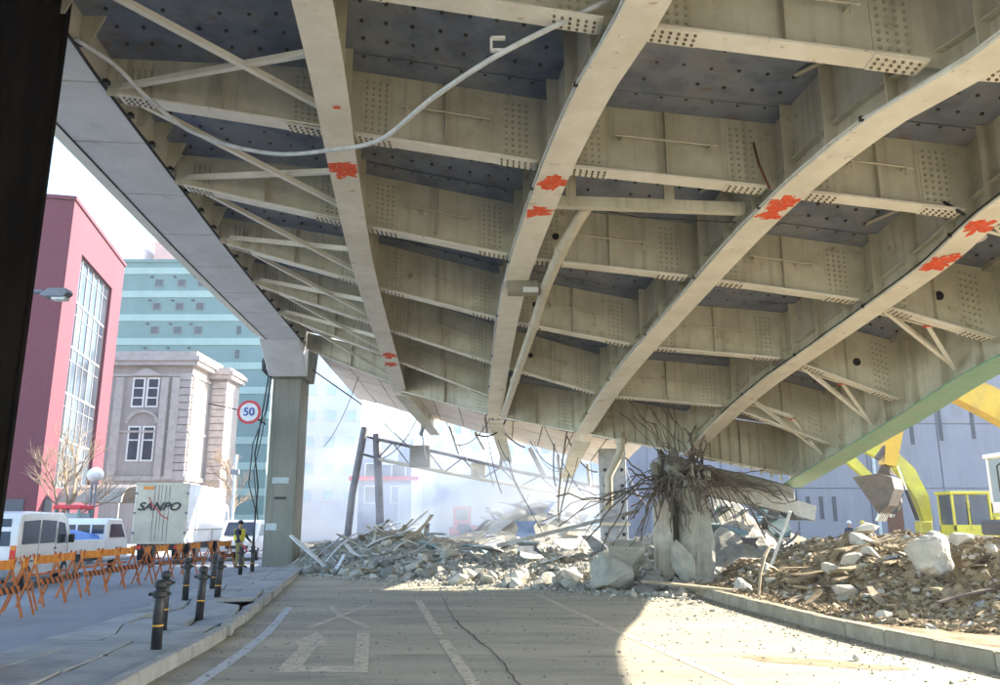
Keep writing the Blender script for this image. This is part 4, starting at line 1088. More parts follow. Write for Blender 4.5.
# barrel canopy over its side entrance
cn = thing('entrance_canopy', 'beige barrel vault canopy over the side entrance of the red block', 'canopy', (-22, 44, 0))
ax0, ax1 = Vector((-23.2, 44.0, 2.75)), Vector((-19.4, 43.2, 2.75)); sd = Vector((.206, .978, 0))
arc = [(math.cos(t) * 1.05, math.sin(t) * .95) for t in [math.pi * k / 10 for k in range(11)]]
mb = MB()
outer = [sd * x + W2 * z for x, z in arc]; inner = [sd * x * .92 + W2 * z * .9 for x, z in arc]
for P in (ax0, ax1):
    mb.v += [tuple(P + p) for p in outer] + [tuple(P + p) for p in inner]
for k in range(10):
    mb.f += [(k, k+1, 22+k+1, 22+k), (11+k+1, 11+k, 33+k, 33+k+1), (22+k, 22+k+1, 33+k+1, 33+k), (k+1, k, 11+k, 11+k+1)]
mb.f += [(0, 22, 33, 11), (10, 21, 43, 32)]
wpart('vault', mb, 'canopy_beige', cn)
for sgn in (-1, 1):
    p = ax1 + sd * sgn * 1.0 - Vector((.15, 0, 0))
    wpart('post', MB().tube([(p.x, p.y, 0), (p.x, p.y, 2.85)], .07, 8), 'canopy_beige', cn)

# stone bank with pilasters and cornice
bk = thing('stone_bank', 'grey stone classical building with heavy cornice behind the box truck', 'building', (-30, 72, 0))
bx0, bx1, by = -37, -25.75, 66
bm1 = MB().box(((bx0 + bx1) / 2, by + 3, 7.3), (bx1 - bx0, 6, 14.6))
bm1.box((-25.6, by + 5.9, 7.1), (2.7, 3.4, 14.2))
wpart('wall', bm1, 'stone', bk)
for z, o_, h in ((14.6, .55, .35), (14.95, .75, .4), (15.35, .35, .45), (13.7, .15, .2), (5.1, .18, .35), (9.0, .12, .18)):
    mb = MB().box(((bx0 + bx1) / 2 + o_ / 2, by + 3 - o_ / 2, z + h / 2), (bx1 - bx0 + o_, 6 + o_, h))
    wpart('cornice', mb, 'stone_trim', bk)
for z, o_, h in ((14.2, .5, .35), (14.55, .7, .35), (14.9, .3, .3)):
    wpart('cornice', MB().box((-25.6 + o_ / 2, by + 5.9 - o_ / 2, z + h / 2), (2.7 + o_, 3.4 + o_, h)), 'stone_trim', bk)
for x in (-33.2, -31.7, -27.9, -27.0):
    wpart('pilaster', MB().box((x, by - .12, 9.4), (.6, .35, 8.4)), 'stone_trim', bk)
for i in range(14):                   # coursed stones of the corner
    z = 5.6 + i * .62
    wpart('stone_block', MB().box((-26.25, by - .07, z), (1.05, .2, .56)), 'stone_trim', bk, .03)
    wpart('stone_block', MB().box((-25.7, by + .55, z), (.2, 1.0, .56)), 'stone_trim', bk, .03)
    if z < 14: wpart('stone_block', MB().box((-24.85, by + 4.15, z), (1.3, .2, .56)), 'stone_trim', bk, .03)
U1, F1 = (1, 0, 0), (0, -1, 0)
for x, z, h, bb in ((-30.15, 12.35, 2.5, (('h', .15), ('h', -.18))), (-28.95, 12.35, 2.5, (('h', .15), ('h', -.18))), (-30.15, 8.1, 2.9, (('h', .1),)), (-28.95, 8.1, 2.9, (('h', .1),)), (-34.6, 12.35, 2.5, ()), (-34.6, 8.1, 2.9, ())):
    window(bk, (0, by, 0), U1, F1, x, z, 1.05, h, 'glass', 'frame_white', .13, bb)
arcm = MB()
for k in range(10):
    t0, t1 = math.pi * k / 10, math.pi * (k + 1) / 10
    q = lambda r_, t: Vector((-29.55 + r_ * math.cos(t), by - .02, 9.75 + r_ * .8 * math.sin(t)))
    arcm.prism([q(1.15, t0), q(1.4, t0), q(1.4, t1), q(1.15, t1)], (0, -.22, 0))
wpart('arch_moulding', arcm, 'stone_trim', bk)
wpart('pediment', MB().prism([(-30.9, by - .02, 13.75 - .02), (-28.2, by - .02, 13.73), (-29.55, by - .02, 14.45)], (0, -.25, 0)), 'stone_trim', bk)

# aqua apartment block
ap = thing('aqua_apartment_block', 'aqua apartment block with pale floor bands behind the stone bank', 'building', (-38, 101, 0))
wpart('wall', MB().box((-42.5, 101, 16.7), (30, 12, 33.4)), 'aqua_wall', ap)
for k in range(11):
    wpart('floor_band', MB().box((-42.5, 94.96, 32.3 - 3.0 * k), (30.05, .12, .85)), 'aqua_pale', ap)
wpart('roof_rail', MB().box((-42.5, 95.1, 33.6), (30.2, .5, .4)), 'aqua_wall', ap)
for k in range(7):
    z = 30.75 - 3.0 * k
    for x in (-42.2, -39.4, -36.9):
        window(ap, (0, 94.98, 0), U1, F1, x, z, 1.0, .95, random.choice(('frame_dark', 'glass', 'frame_dark')), 'frame_grey', .07)
        if k < 4: wpart('vent', MB().box((x - .9, 94.85, z + .75), (.3, .3, .15)), 'frame_dark', ap)
    window(ap, (0, 94.98, 0), U1, F1, -31.9, z - 6.0, .45, 1.0, 'glass', 'frame_dark', .06)
def block(name, label, x0, x1, y0, y1, h, wall, rows_, cols_, ww, wh, pane='glass_pale', zb=3.0, side=False):
    t = thing(name, label, 'building', ((x0 + x1) / 2, (y0 + y1) / 2, 0))
    wpart('wall', MB().box(((x0 + x1) / 2, (y0 + y1) / 2, h / 2), (x1 - x0, y1 - y0, h)), wall, t)
    wpart('roof_parapet', MB().box(((x0 + x1) / 2, (y0 + y1) / 2, h + .25), (x1 - x0 + .2, y1 - y0 + .2, .5)), wall, t)
    for j in range(rows_):
        for i in range(cols_):
            window(t, (0, y0, 0), U1, F1, x0 + (x1 - x0) * (i + .5) / cols_, zb + (h - zb - 1) * (j + .5) / rows_, ww, wh, pane, 'frame_white', .08)
    return t
block('white_tower', 'pale white tower rising beyond the roof of the aqua block', -68, -57, 120, 132, 44.5, 'pale_wall', 8, 4, 1.2, 1.3)
block('pink_tower', 'pinkish tower beyond the aqua block by the deck edge', -55.5, -44, 122, 132, 45.5, 'pink_wall', 8, 4, 1.2, 1.3)
block('white_office', 'washed out white office seen right of the bridge column', -21, -13.2, 76, 90, 19, 'pale_wall', 6, 4, 1.0, 1.1, 'cyan_wall')  # pale wall colour in the panes imitates haze fading the windows
sh_ = block('shop_house', 'narrow slate blue shop house with a red fascia behind the gantry', -9.4, -5.9, 54, 62, 6.8, 'dim_wall', 2, 2, 1.0, 1.2, 'glass', 2.8)
wpart('red_fascia', MB().box((-7.7, 53.8, 4.6), (4.6, .4, .28)), 'sign_red', sh_)
wpart('sign_panel', MB().box((-6.3, 53.9, 2.6), (.9, .12, 3.2)), 'plastic_pale', sh_)
wpart('sign_panel', MB().box((-7.6, 53.9, 6.0), (1.6, .12, 1.0)), 'frame_white', sh_)
block('cyan_store', 'long low pale cyan store beyond the rubble heap', -5.2, 10, 66, 78, 6.0, 'cyan_wall', 1, 6, 1.8, 2.4, 'glass_pale', 1.5)
block('grey_flats', 'hazy grey flats far behind the gantry', -13, -2, 98, 110, 15, 'cyan_wall', 5, 5, 1.3, 1.2)
block('far_block', 'tall pale block far behind the low store', 0, 16, 118, 130, 20, 'pale_wall', 6, 6, 1.4, 1.4)

# windowless wall building on the right
wb = thing('slit_window_building', 'pale violet concrete hall with narrow slit windows behind the excavators', 'building', (27, 49, 0))
wpart('wall', MB().box((28, 50, 7), (40, 12, 14)), 'violet_wall', wb)
for i in range(10):
    for j in range(4):
        x0 = 8.05 + i * 4.0; z0 = .05 + j * 3.5
        wpart('wall_panel', MB().box((x0 + 1.95, 43.97, z0 + 1.72), (3.93, .08, 3.44)), 'violet_wall', wb, .015)
for x, z0, z1 in ((16.6, 1.9, 3.1), (17.3, 1.9, 3.1), (18.0, 1.8, 3.1), (22.6, 5.9, 7.1), (24.2, 6.1, 8.0), (19.6, 5.9, 7.2), (26, 6.2, 8)):
    sl_ = wpart('slit_window', MB().box((x, 43.93, (z0 + z1) / 2), (.2, .05, z1 - z0)), 'frame_dark', wb)
wpart('door', MB().box((21.2, 43.92, 1.55), (.85, .06, 3.1)), 'rust_red', wb)
wpart('door_frame', MB().box((21.2, 43.925, 3.17), (1.05, .1, .14)), 'frame_dark', wb)
wpart('pipe', MB().tube([(20.3, 43.85, .1), (20.3, 43.85, 13.5)], .09, 8), 'plastic_pale', wb)

# ---------------------------------------------------------------- vehicles
def wheel(par, x, y, r_=.33, w=.2, nm='wheel'):
    o = part(nm, MB().tube([(x - w / 2, y, r_), (x + w / 2, y, r_)], r_, 16), 'tyre', par, .02)
    part('rim', MB().tube([(x - w / 2 - .01, y, r_), (x + w / 2 + .01, y, r_)], r_ * .58, 12), 'hub', o)
# vehicles are modelled with +Y as forward, rear bumper at y = 0, x across
van = thing('white_van', 'white delivery van parked beyond the orange barriers', 'van', (-12.75, 20.2, 0), math.atan2(.2, 1))
prof = [(0, .38), (0, 1.1), (.06, 1.55), (.18, 1.9), (.6, 1.97), (3.3, 1.97), (3.75, 1.82), (4.35, 1.15), (4.62, .95), (4.66, .4), (4.4, .3), (.2, .3)]
part('body', MB().prism([(-.84, y, z) for y, z in prof], (1.68, 0, 0)), 'white_paint', van, .05, True, seg=2)
def sidewin(par, pts, x, m='glass', nm='side_window'):
    for s in (1, -1): part(nm, MB().prism([(s * x, y, z) for y, z in pts], (s * .012, 0, 0)), m, par)
sidewin(van, [(.3, 1.15), (.3, 1.72), (1.45, 1.76), (1.45, 1.15)], .842)
sidewin(van, [(1.6, 1.15), (1.6, 1.76), (2.75, 1.74), (2.75, 1.15)], .842)
sidewin(van, [(2.95, 1.12), (2.95, 1.72), (3.45, 1.68), (3.85, 1.2), (3.85, 1.12)], .842)
part('rear_window', MB().prism([(-.68, -.005, 1.12), (.68, -.005, 1.12), (.62, .12, 1.78), (-.62, .12, 1.78)], (0, -.012, 0)), 'glass', van)
part('windscreen', MB().prism([(-.7, 4.33, 1.22), (.7, 4.33, 1.22), (.66, 3.82, 1.82), (-.66, 3.82, 1.82)], (0, .03, .02)), 'glass', van)
for s in (-1, 1):
    tl = part('tail_light', MB().box((s * .77, -.012, .95), (.13, .04, .36)), 'lamp_red', van, .01)
    part('reversing_lens', MB().box((s * .77, -.036, 1.07), (.11, .01, .1)), 'amber', tl)
    part('mirror', MB().box((s * .98, 3.75, 1.25), (.16, .1, .24)), 'black_paint', van, .02)
    part('door_handle', MB().box((s * .85, 2.85, 1.0), (.02, .16, .04)), 'black_paint', van)
part('bumper', MB().box((0, -.03, .45), (1.62, .12, .2)), 'pole_grey', van, .03)
for s in (-1, 1):
    for y in (1.52, 2.85, 3.95): part('door_seam', MB().box((s * .842, y, 1.0), (.008, .012, 1.1)), 'black_paint', van)
    part('rub_strip', MB().box((s * .845, 2.2, .72), (.02, 3.9, .05)), 'pole_grey', van)
part('number_plate', MB().box((0, -.1, .62), (.34, .02, .16)), 'sign_white', van)
for y in (.85, 3.75):
    for s in (-1, 1): wheel(van, s * .76, y, .32)

trk = thing('box_truck', 'large box truck with beige rear doors and bright white side', 'truck', (-14.1, 34, 0), math.atan2(.12, 1))
bxm = part('cargo_box', MB().box((0, 3.4, 2.1), (2.16, 6.8, 2.46)), 'white_paint', trk, .03)
for s in (-1, 1):
    dr = part('rear_door', MB().box((s * .53, -.025, 2.08), (1.02, .05, 2.3)), 'truck_beige', trk, .01)
    for x in (s * .14, s * .3): part('locking_bar', MB().tube([(x, -.062, .95), (x, -.062, 3.22)], .014, 6), 'sheet_metal', dr)
    for z in (1.3, 2.1, 2.9): part('hinge', MB().box((s * 1.03, -.06, z), (.1, .05, .09)), 'pole_grey', dr)
part('rear_frame', MB().box((0, -.02, 3.28), (2.16, .07, .1)).box((0, -.02, .9), (2.16, .07, .1)), 'truck_beige', trk)
me = text_mesh('SANPO', .46, .006, .35)
lt = link('lettering', me, 'black_paint', trk); lt.location = (-.1, -.082, 2.35); lt.rotation_euler = (R(90), 0, 0); lt.scale = (1.12, 1, 1)
tick = [(-.5, 2.75), (-.38, 2.45), (-.1, 2.2), (.05, 2.0), (.35, 1.85)]
part('red_swash', MB().tube([(x, -.095, z) for x, z in tick], .018, 5), 'sign_red', trk)
part('marker_plate', MB().box((-.55, -.055, 3.12), (.42, .02, .12)), 'amber', trk)
for s in (-1, 1):
    part('side_rail', MB().box((s * 1.09, 3.4, 1.42), (.03, 6.7, .06)), 'sheet_metal', trk)
    part('side_seam', MB().box((s * 1.085, 4.7, 1.15), (.02, .05, .5)), 'sheet_metal', trk)
    for y in (1.2, 2.2, 6.4): wheel(trk, s * .9, y, .42, .28)
    part('tail_light', MB().box((s * .8, -.03, .72), (.3, .06, .14)), 'lamp_red', trk)
part('chassis', MB().box((0, 3.6, .72), (1.7, 7.2, .25)), 'black_paint', trk)
cbp = [(7.0, .5), (7.0, 2.5), (7.25, 2.65), (8.3, 2.6), (8.75, 1.6), (8.8, .5)]
cbn = part('cab', MB().prism([(-1.02, y, z) for y, z in cbp], (2.04, 0, 0)), 'white_paint', trk, .05)
for s in (-1, 1): part('side_window', MB().prism([(s * 1.025, 7.5, 1.6), (s * 1.025, 7.5, 2.3), (s * 1.025, 8.2, 2.3), (s * 1.025, 8.5, 1.6)], (s * .012, 0, 0)), 'glass', cbn)

fb = thing('flatbed_truck', 'small white flatbed truck with a blue tarpaulin over its load', 'truck', (-14.35, 25.3, 0), -.04)
part('bed', MB().box((0, 1.35, .78), (1.66, 2.7, .12)), 'white_paint', fb, .01)
for s in (-1, 1): part('side_gate', MB().box((s * .82, 1.35, .98), (.04, 2.7, .34)), 'white_paint', fb, .01)
part('tail_gate', MB().box((0, 0, .98), (1.6, .04, .34)), 'white_paint', fb, .01)
mb = MB(); nx, ny = 12, 16
for j in range(ny + 1):
    for i in range(nx + 1):
        u, v = i / nx * 2 - 1, j / ny
        z = 1.22 + .26 * (1 - abs(u) ** 3) * math.sin(math.pi * min(1, max(0, v))) ** .5 + .05 * N(u * 3, v * 6) - (.22 if abs(u) == 1 or v in (0, 1) else 0)
        mb.v.append((u * .84, .3 + v * 2.3, z))
for j in range(ny):
    for i in range(nx):
        a = j * (nx + 1) + i; mb.f.append((a, a + 1, a + nx + 2, a + nx + 1))
part('tarpaulin', mb, 'tarp_blue', fb, 0, True)
cbp = [(2.8, .45), (2.8, 1.72), (2.95, 1.85), (3.85, 1.83), (4.35, 1.15), (4.45, .45)]
cbn = part('cab', MB().prism([(-.8, y, z) for y, z in cbp], (1.6, 0, 0)), 'white_paint', fb, .05)
for x in (-.5, 0, .5): part('rear_window', MB().box((x, 2.79, 1.48), (.42, .02, .3)), 'glass', cbn)
for s in (-1, 1): part('side_window', MB().prism([(s * .805, 3.05, 1.2), (s * .805, 3.05, 1.65), (s * .805, 3.75, 1.65), (s * .805, 4.1, 1.2)], (s * .012, 0, 0)), 'glass', cbn)
part('chassis', MB().box((0, 2, .55), (1.3, 4.2, .18)), 'black_paint', fb)
for y in (.9, 3.7):
    for s in (-1, 1): wheel(fb, s * .7, y, .29, .17)
wg = thing('white_minivan', 'white minivan facing the worker near the bridge column', 'minivan', (-12.55, 42, 0), math.pi + .12)
prof2 = [(0, .35), (.02, 1.2), (.25, 1.78), (2.9, 1.85), (3.35, 1.72), (3.95, 1.1), (4.3, .95), (4.35, .4)]
part('body', MB().prism([(-.82, y, z) for y, z in prof2], (1.64, 0, 0)), 'white_paint', wg, .06, True, seg=2)
part('windscreen', MB().prism([(-.68, 3.97, 1.14), (.68, 3.97, 1.14), (.62, 3.42, 1.72), (-.62, 3.42, 1.72)], (0, .03, .02)), 'glass', wg)
sidewin(wg, [(.3, 1.12), (.4, 1.62), (1.5, 1.66), (1.5, 1.12)], .822); sidewin(wg, [(1.6, 1.12), (1.6, 1.66), (2.9, 1.64), (3.5, 1.12)], .822)
for s in (-1, 1): part('headlight', MB().box((s * .6, 4.33, .82), (.3, .08, .16)), 'lamp_glass', wg, .02)
part('grille', MB().box((0, 4.36, .62), (1.0, .04, .14)), 'black_paint', wg)
for y in (.8, 3.55):
    for s in (-1, 1): wheel(wg, s * .74, y, .3)

# ---------------------------------------------------------------- excavators (boom toward -X)
def bucket(par, P, sc, m='bucket_steel', ang=0.0, turn=-38):
    """open shell: curved back, two cheeks, teeth; P is the pin, the mouth looks to the left"""
    pr = [(-.78, -.02), (-.1, .06), (.22, -.06), (.26, -.36), (.06, -.8), (-.2, -1.02)]
    Mr = Matrix.Rotation(R(turn), 3, 'Z') @ Matrix.Rotation(ang, 3, 'Y'); P = Vector(P); w = .52 * sc
    q = lambda x, y, z: P + Mr @ Vector((x * sc, y, z * sc))
    sh2 = MB(); c_ = Vector((-.25, 0, -.4)); o = .94
    for (xa, za), (xb, zb) in zip(pr[:-1], pr[1:]):
        i_ = lambda x, z: (c_.x + (x - c_.x) * o, c_.z + (z - c_.z) * o)
        (ia, ja), (ib, jb) = i_(xa, za), i_(xb, zb)
        sh2.hexa([q(xa, -w, za), q(xb, -w, zb), q(xb, w, zb), q(xa, w, za), q(ia, -w, ja), q(ib, -w, jb), q(ib, w, jb), q(ia, w, ja)])
    b_ = wpart('bucket', sh2, m, par)
    for s in (-1, 1):
        cp_ = [q(x, s * w, z) for x, z in pr]
        wpart('cheek', MB().prism(cp_, Mr @ Vector((0, s * .035, 0))), m, b_)
    for k in range(5):
        y = -w + .08 + (2 * w - .16) * k / 4
        wpart('tooth', MB().beam(q(-.18, y, -.98), q(-.3, y, -1.2), .1 * sc, .06 * sc), 'piston', b_)
    for y in (-.14, .14): wpart('ear', MB().prism([q(-.25, y, .02), q(.15, y, .02), q(.02, y, .3), q(-.12, y, .3)], Mr @ Vector((0, .04, 0))), m, b_)
    return b_
def arm(par, name, ctr, wid, th, m):
    mb = MB(); L = len(ctr); pts = [Vector(p) for p in ctr]; n_ = len(mb.v)
    up, dn = [], []
    for i, p in enumerate(pts):
        t = (pts[min(i + 1, L - 1)] - pts[max(i - 1, 0)]).normalized(); nn = Vector((-t.z, 0, t.x))
        w = wid[i] / 2; up.append(p + nn * w); dn.append(p - nn * w)
    for i in range(L - 1):
        o = Vector((0, th / 2, 0))
        mb.hexa([up[i] - o, up[i+1] - o, up[i+1] + o, up[i] + o, dn[i] - o, dn[i+1] - o, dn[i+1] + o, dn[i] + o])
    return wpart(name, mb, m, par)
def ram(par, a, b, r_=.08):
    a, b = Vector(a), Vector(b); m_ = a.lerp(b, .55)
    o = wpart('hydraulic_ram', MB().tube([a, m_], r_, 8), 'black_paint', par)
    wpart('piston_rod', MB().tube([m_, b], r_ * .55, 8), 'piston', o)
def tracks(par, x, y, z, L, H, W, gauge):
    for s in (-1, 1):
        pts = []
        for k in range(24):
            t = 2 * math.pi * k / 24; cx = L / 2 - H / 2
            px_ = (cx if math.cos(t) >= 0 else -cx) + math.cos(t) * H / 2
            pts.append((x + px_, y + s * gauge / 2 - W / 2, z + H / 2 + math.sin(t) * H / 2))
        tr = wpart('track', MB().prism(pts, (0, W, 0)), 'tyre', par)
        for k in range(14):
            wpart('track_shoe', MB().box((x - L / 2 + H / 2 + (L - H) * k / 13, y + s * gauge / 2, z + H + .02), (.1, W, .04)), 'black_paint', tr)
def cab(par, x0, x1, y0, y1, z0, z1, m, glass='glass_pale', nm='cab'):
    f = MB(); t = .09
    for x in (x0, x1 - t):
        for y in (y0, y1 - t): f.box((x + t / 2, y + t / 2, (z0 + z1) / 2), (t, t, z1 - z0))
    f.box(((x0 + x1) / 2, (y0 + y1) / 2, z1 + .03), (x1 - x0 + .1, y1 - y0 + .1, .12)); f.box(((x0 + x1) / 2, (y0 + y1) / 2, z0 + .15), (x1 - x0, y1 - y0, .3))
    f.box((lerp(x0, x1, .42), y0 + t / 2, (z0 + z1) / 2), (.06, t, z1 - z0))
    c_ = wpart(nm, f, m, par, .015)
    wpart('door_glass', MB().box((lerp(x0, x1, .2), y0 + .04, (z0 + z1) / 2 + .1), ((x1 - x0) * .32, .02, (z1 - z0) * .78)), glass, c_)
    wpart('side_glass', MB().box((lerp(x0, x1, .7), y0 + .04, (z0 + z1) / 2 + .1), ((x1 - x0) * .46, .02, (z1 - z0) * .78)), glass, c_)
    wpart('front_glass', MB().box((x0 + .04, (y0 + y1) / 2, (z0 + z1) / 2 + .1), (.02, (y1 - y0) * .8, (z1 - z0) * .8)), glass, c_)
    wpart('seat', MB().box((lerp(x0, x1, .65), (y0 + y1) / 2, z0 + .55), (.45, .5, .12)).box((lerp(x0, x1, .82), (y0 + y1) / 2, z0 + .85), (.12, .5, .6)), 'black_paint', c_)
    return c_
ex = thing('lime_excavator', 'lime yellow excavator with dark cab windows working behind the rubble', 'excavator', (19.8, 33.5, 0))
tracks(ex, 19.8, 33.8, 0, 3.4, .75, .5, 2.0)
hs = wpart('house', MB().prism([(17.75, 32.5, .95), (22.4, 32.5, .95), (22.5, 32.5, 1.5), (21.6, 32.5, 1.75), (19.7, 32.5, 1.7), (19.6, 32.5, 1.15), (17.75, 32.5, 1.1)], (0, 2.3, 0)), 'machine_lime', ex, .04)
wpart('engine_cover', MB().box((21.0, 33.9, 2.0), (2.2, 1.6, .7)), 'machine_lime', ex, .06)
cab(ex, 17.95, 19.5, 32.4, 33.5, 1.1, 2.62, 'machine_lime', 'glass_blue')
wpart('skirt', MB().prism([(17.8, 32.35, .9), (20.2, 32.35, .85), (22.4, 32.35, 1.05), (22.4, 32.35, 1.4), (19.6, 32.35, 1.22), (17.8, 32.35, 1.15)], (0, .14, 0)), 'machine_lime', ex, .03)
wpart('foot_box', MB().box((17.5, 33.9, 1.3), (.5, .5, .5)), 'machine_lime', ex, .04)
arm(ex, 'boom', [(17.7, 34, 1.5), (17.55, 34, 2.5), (17.1, 34, 3.5), (16.4, 34, 4.25), (15.5, 34, 4.6), (14.4, 34, 4.7)], [.35, .55, .65, .65, .5, .35], .35, 'machine_lime')
arm(ex, 'stick', [(14.5, 34, 5.0), (14.3, 34, 4.55), (15.3, 34, 3.5), (16.2, 34, 2.75)], [.3, .5, .35, .2], .28, 'machine_lime')
ram(ex, (17.2, 33.75, 1.6), (16.6, 33.75, 3.8)); ram(ex, (16.2, 34, 4.8), (14.8, 34, 5.1))
bucket(ex, (16.5, 34, 2.55), .7)
ex.location.z += .22
bg_ = thing('yellow_excavator', 'big yellow excavator with pale cab and steel bucket hanging by the green deck edge', 'excavator', (17, 23.2, .55))
tracks(bg_, 17, 23.6, .2, 4.2, .95, .6, 2.5)
wpart('house', MB().box((17.2, 23.6, 1.55), (5.2, 2.7, .45)), 'frame_dark', bg_, .05)
wpart('side_skirt', MB().box((16.6, 22.2, 1.92), (5.4, .1, .26)), 'white_paint', bg_, .02)
wpart('engine_cover', MB().box((18.6, 23.8, 2.4), (2.6, 2.3, 1.3)), 'machine_yellow', bg_, .08)
cab(bg_, 13.9, 15.6, 22.1, 23.1, 1.95, 3.5, 'white_paint', 'glass_pale')
wpart('work_light', MB().box((14.1, 22.1, 1.75), (.2, .1, .14)), 'lamp_glass', bg_)
wpart('mirror_arm', MB().tube([(13.9, 22.1, 2.4), (13.6, 22.1, 2.5), (13.6, 22.1, 3.2), (13.9, 22.1, 3.4)], .025, 6), 'black_paint', bg_)
arm(bg_, 'boom', [(16.6, 23.5, 2.4), (16.2, 23.5, 3.6), (15.4, 23.5, 4.6), (14.3, 23.5, 5.25), (13.2, 23.5, 5.75), (12.0, 23.5, 6.05)], [.5, .75, .85, .85, .7, .45], .5, 'machine_yellow')
arm(bg_, 'stick', [(12.5, 23.5, 6.6), (12.05, 23.5, 6.0), (11.6, 23.5, 4.7), (11.28, 23.5, 3.3)], [.35, .65, .55, .35], .38, 'machine_yellow')
ram(bg_, (16.2, 23.1, 2.6), (14.6, 23.1, 4.9)); ram(bg_, (13.8, 23.5, 6.1), (12.5, 23.5, 6.6))
wpart('link_bar', MB().beam((11.4, 23.4, 4.0), (10.95, 23.4, 3.5), .16, .14), 'bucket_steel', bg_)
bucket(bg_, (11.25, 23.5, 3.0), 1.05)

# ---------------------------------------------------------------- street furniture
BP = [(-4.62, 11.39), (-5.39, 13.46), (-7.01, 18.63), (-5.36, 14.98), (-6.3, 18.63), (-7.38, 21.39), (-8.62, 27.57), (-8.73, 29.27)]
b0 = thing('bollard', 'x', 'bollard', (0, 0, 0), 0, 'black bollards on the broken median')
post = part('post', MB().lathe([(.075, -.1), (.072, .86), (.05, .88)], n=14), 'bollard_paint', b0, 0, True)
part('collar', MB().lathe([(.09, .74), (.105, .76), (.105, .82), (.09, .84)], n=14), 'bollard_paint', b0)
part('cap', MB().lathe([(.07, .88), (.082, .90), (.082, .96), (.05, .99), (.02, 1.0)], n=14), 'bollard_paint', b0)
part('reflective_band', MB().lathe([(.0765, .33), (.0765, .355)], n=14), 'yellow_tape', b0)
part('chain_eye', MB().tube([(-.15, 0, .79), (.15, 0, .79)], .025, 8), 'bollard_paint', b0)
for k, (x, y) in enumerate(BP):
    o = b0 if k == 0 else copy_tree(b0)
    s = .925; o.location = (x * s, y * s, .13); o.scale = (.88, .88, .84); o.rotation_euler = (random.uniform(-.03, .03), random.uniform(-.03, .03), random.uniform(0, 1))
    o['label'] = 'black bollard at the worker end of the broken median' if k > 5 else 'black bollard with thin yellow band standing on the heaved paving'
BT = [(14.0, -8.75), (15.6, -9.11), (17.5, -9.5), (20.8, -10.07), (25.1, -10.3), (32, -10.4)]
a0 = thing('barricade', 'orange folding barricade with striped lower board along the side road', 'barricade', (0, 0, 0), 0, 'orange barricades along the side road')
for s in (-1, 1):
    part('leg', MB().beam((s * .42, -.28, 0), (s * .42, .06, 1.05), .036, .036), 'barrier_leg', a0)
    part('leg', MB().beam((s * .42, .28, 0), (s * .42, -.06, 1.05), .036, .036), 'barrier_leg', a0)
part('top_board', MB().box((0, -.02, .93), (.92, .03, .17)), 'barrier_sunlit_orange', a0, .005)
for k in range(4): part('board_slot', MB().box((-.33 + .22 * k, -.04, .93), (.05, .012, .165)), 'amber', a0)
part('lower_board', MB().box((0, -.17, .5), (.92, .03, .13)), 'barrier_stripe', a0, .005)
part('crossbar', MB().beam((-.42, .16, .62), (.42, .16, .62), .04, .04), 'barrier_leg', a0)
y = 13.4; k = 0
while y < 31.5:
    o = a0 if k == 0 else copy_tree(a0)
    x = interp(BT, y); tx = interp(BT, y + .5) - interp(BT, y - .5)
    o.location = (x + random.uniform(-.08, .08), y, .004); o.rotation_euler[2] = math.pi / 2 + math.atan2(-tx, 1) + random.uniform(-.25, .25)
    y += 1.3 + random.uniform(-.1, .2); k += 1
sg = thing('speed_limit_sign', 'round red rimmed speed limit sign reading 50 beside the bridge column', 'road sign', (-8.83, 28, 0))
wpart('bracket', MB().tube([(-8.9, 30.3, 5.35), (-8.85, 28.06, 5.45)], .03, 6).tube([(-8.85, 28.06, 5.5), (-10.3, 28.06, 5.8)], .02, 6), 'black_paint', sg)
dsc = wpart('rim', MB().tube([(-8.83, 28.02, 5.49), (-8.83, 27.99, 5.49)], .42, 32), 'sign_red', sg)
wpart('face', MB().tube([(-8.83, 27.995, 5.49), (-8.83, 27.983, 5.49)], .325, 32), 'sign_white', dsc)
me = text_mesh('50', .40, .004)
o = link('numerals', me, 'sign_blue', sg); o.location = Vector((-8.83, 27.976, 5.49)) - sg.location; o.rotation_euler = (R(90), 0, 0)
gl = thing('globe_street_lamp', 'twin post street lamp with white globe before the red block', 'street lamp', (-16.5, 33, .12))
part('post', MB().tube([(-.08, 0, 0), (-.08, 0, 3.2)], .05, 8), 'pole_grey', gl); part('post', MB().tube([(.08, 0, 0), (.08, 0, 3.2)], .05, 8), 'pole_grey', gl)
part('base', MB().box((0, 0, .2), (.45, .4, .4)), 'pole_grey', gl, .03)
part('globe', MB().lathe([(.05, 3.18), (.24, 3.28), (.33, 3.45), (.3, 3.62), (.18, 3.74), (.05, 3.78)], n=16), 'lamp_glass', gl, 0, True)
part('bracket', MB().box((0, 0, 3.15), (.3, .12, .1)), 'pole_grey', gl)
ol = thing('overhead_street_lamp', 'street lamp head on a thin arm beside the dark pillar', 'street lamp', (-11.6, 17, 0))
wpart('pole', MB().tube([(-11.6, 17, 0), (-11.6, 17, 6.3), (-11.3, 17, 6.62), (-10.1, 17, 6.66)], .05, 8), 'pole_grey', ol)
hdm = MB().prism([(-10.15, 16.9, 6.58), (-9.95, 16.9, 6.72), (-9.55, 16.9, 6.72), (-9.5, 16.9, 6.62), (-9.6, 16.9, 6.52), (-10.05, 16.9, 6.52)], (0, .26, 0))
lh = wpart('lamp_head', hdm, 'pole_grey', ol, .02); wpart('lens', MB().box((-9.72, 17.03, 6.5), (.32, .2, .08)), 'lamp_glass', lh, .02)
pb = thing('phone_booth', 'grey green glass phone booth with a red roof behind the van', 'phone booth', (-16.7, 32, .12))
for sx in (-.45, .45):
    for sy in (-.45, .45): part('corner_post', MB().box((sx, sy, 1.05), (.08, .08, 2.1)), 'booth_green', pb)
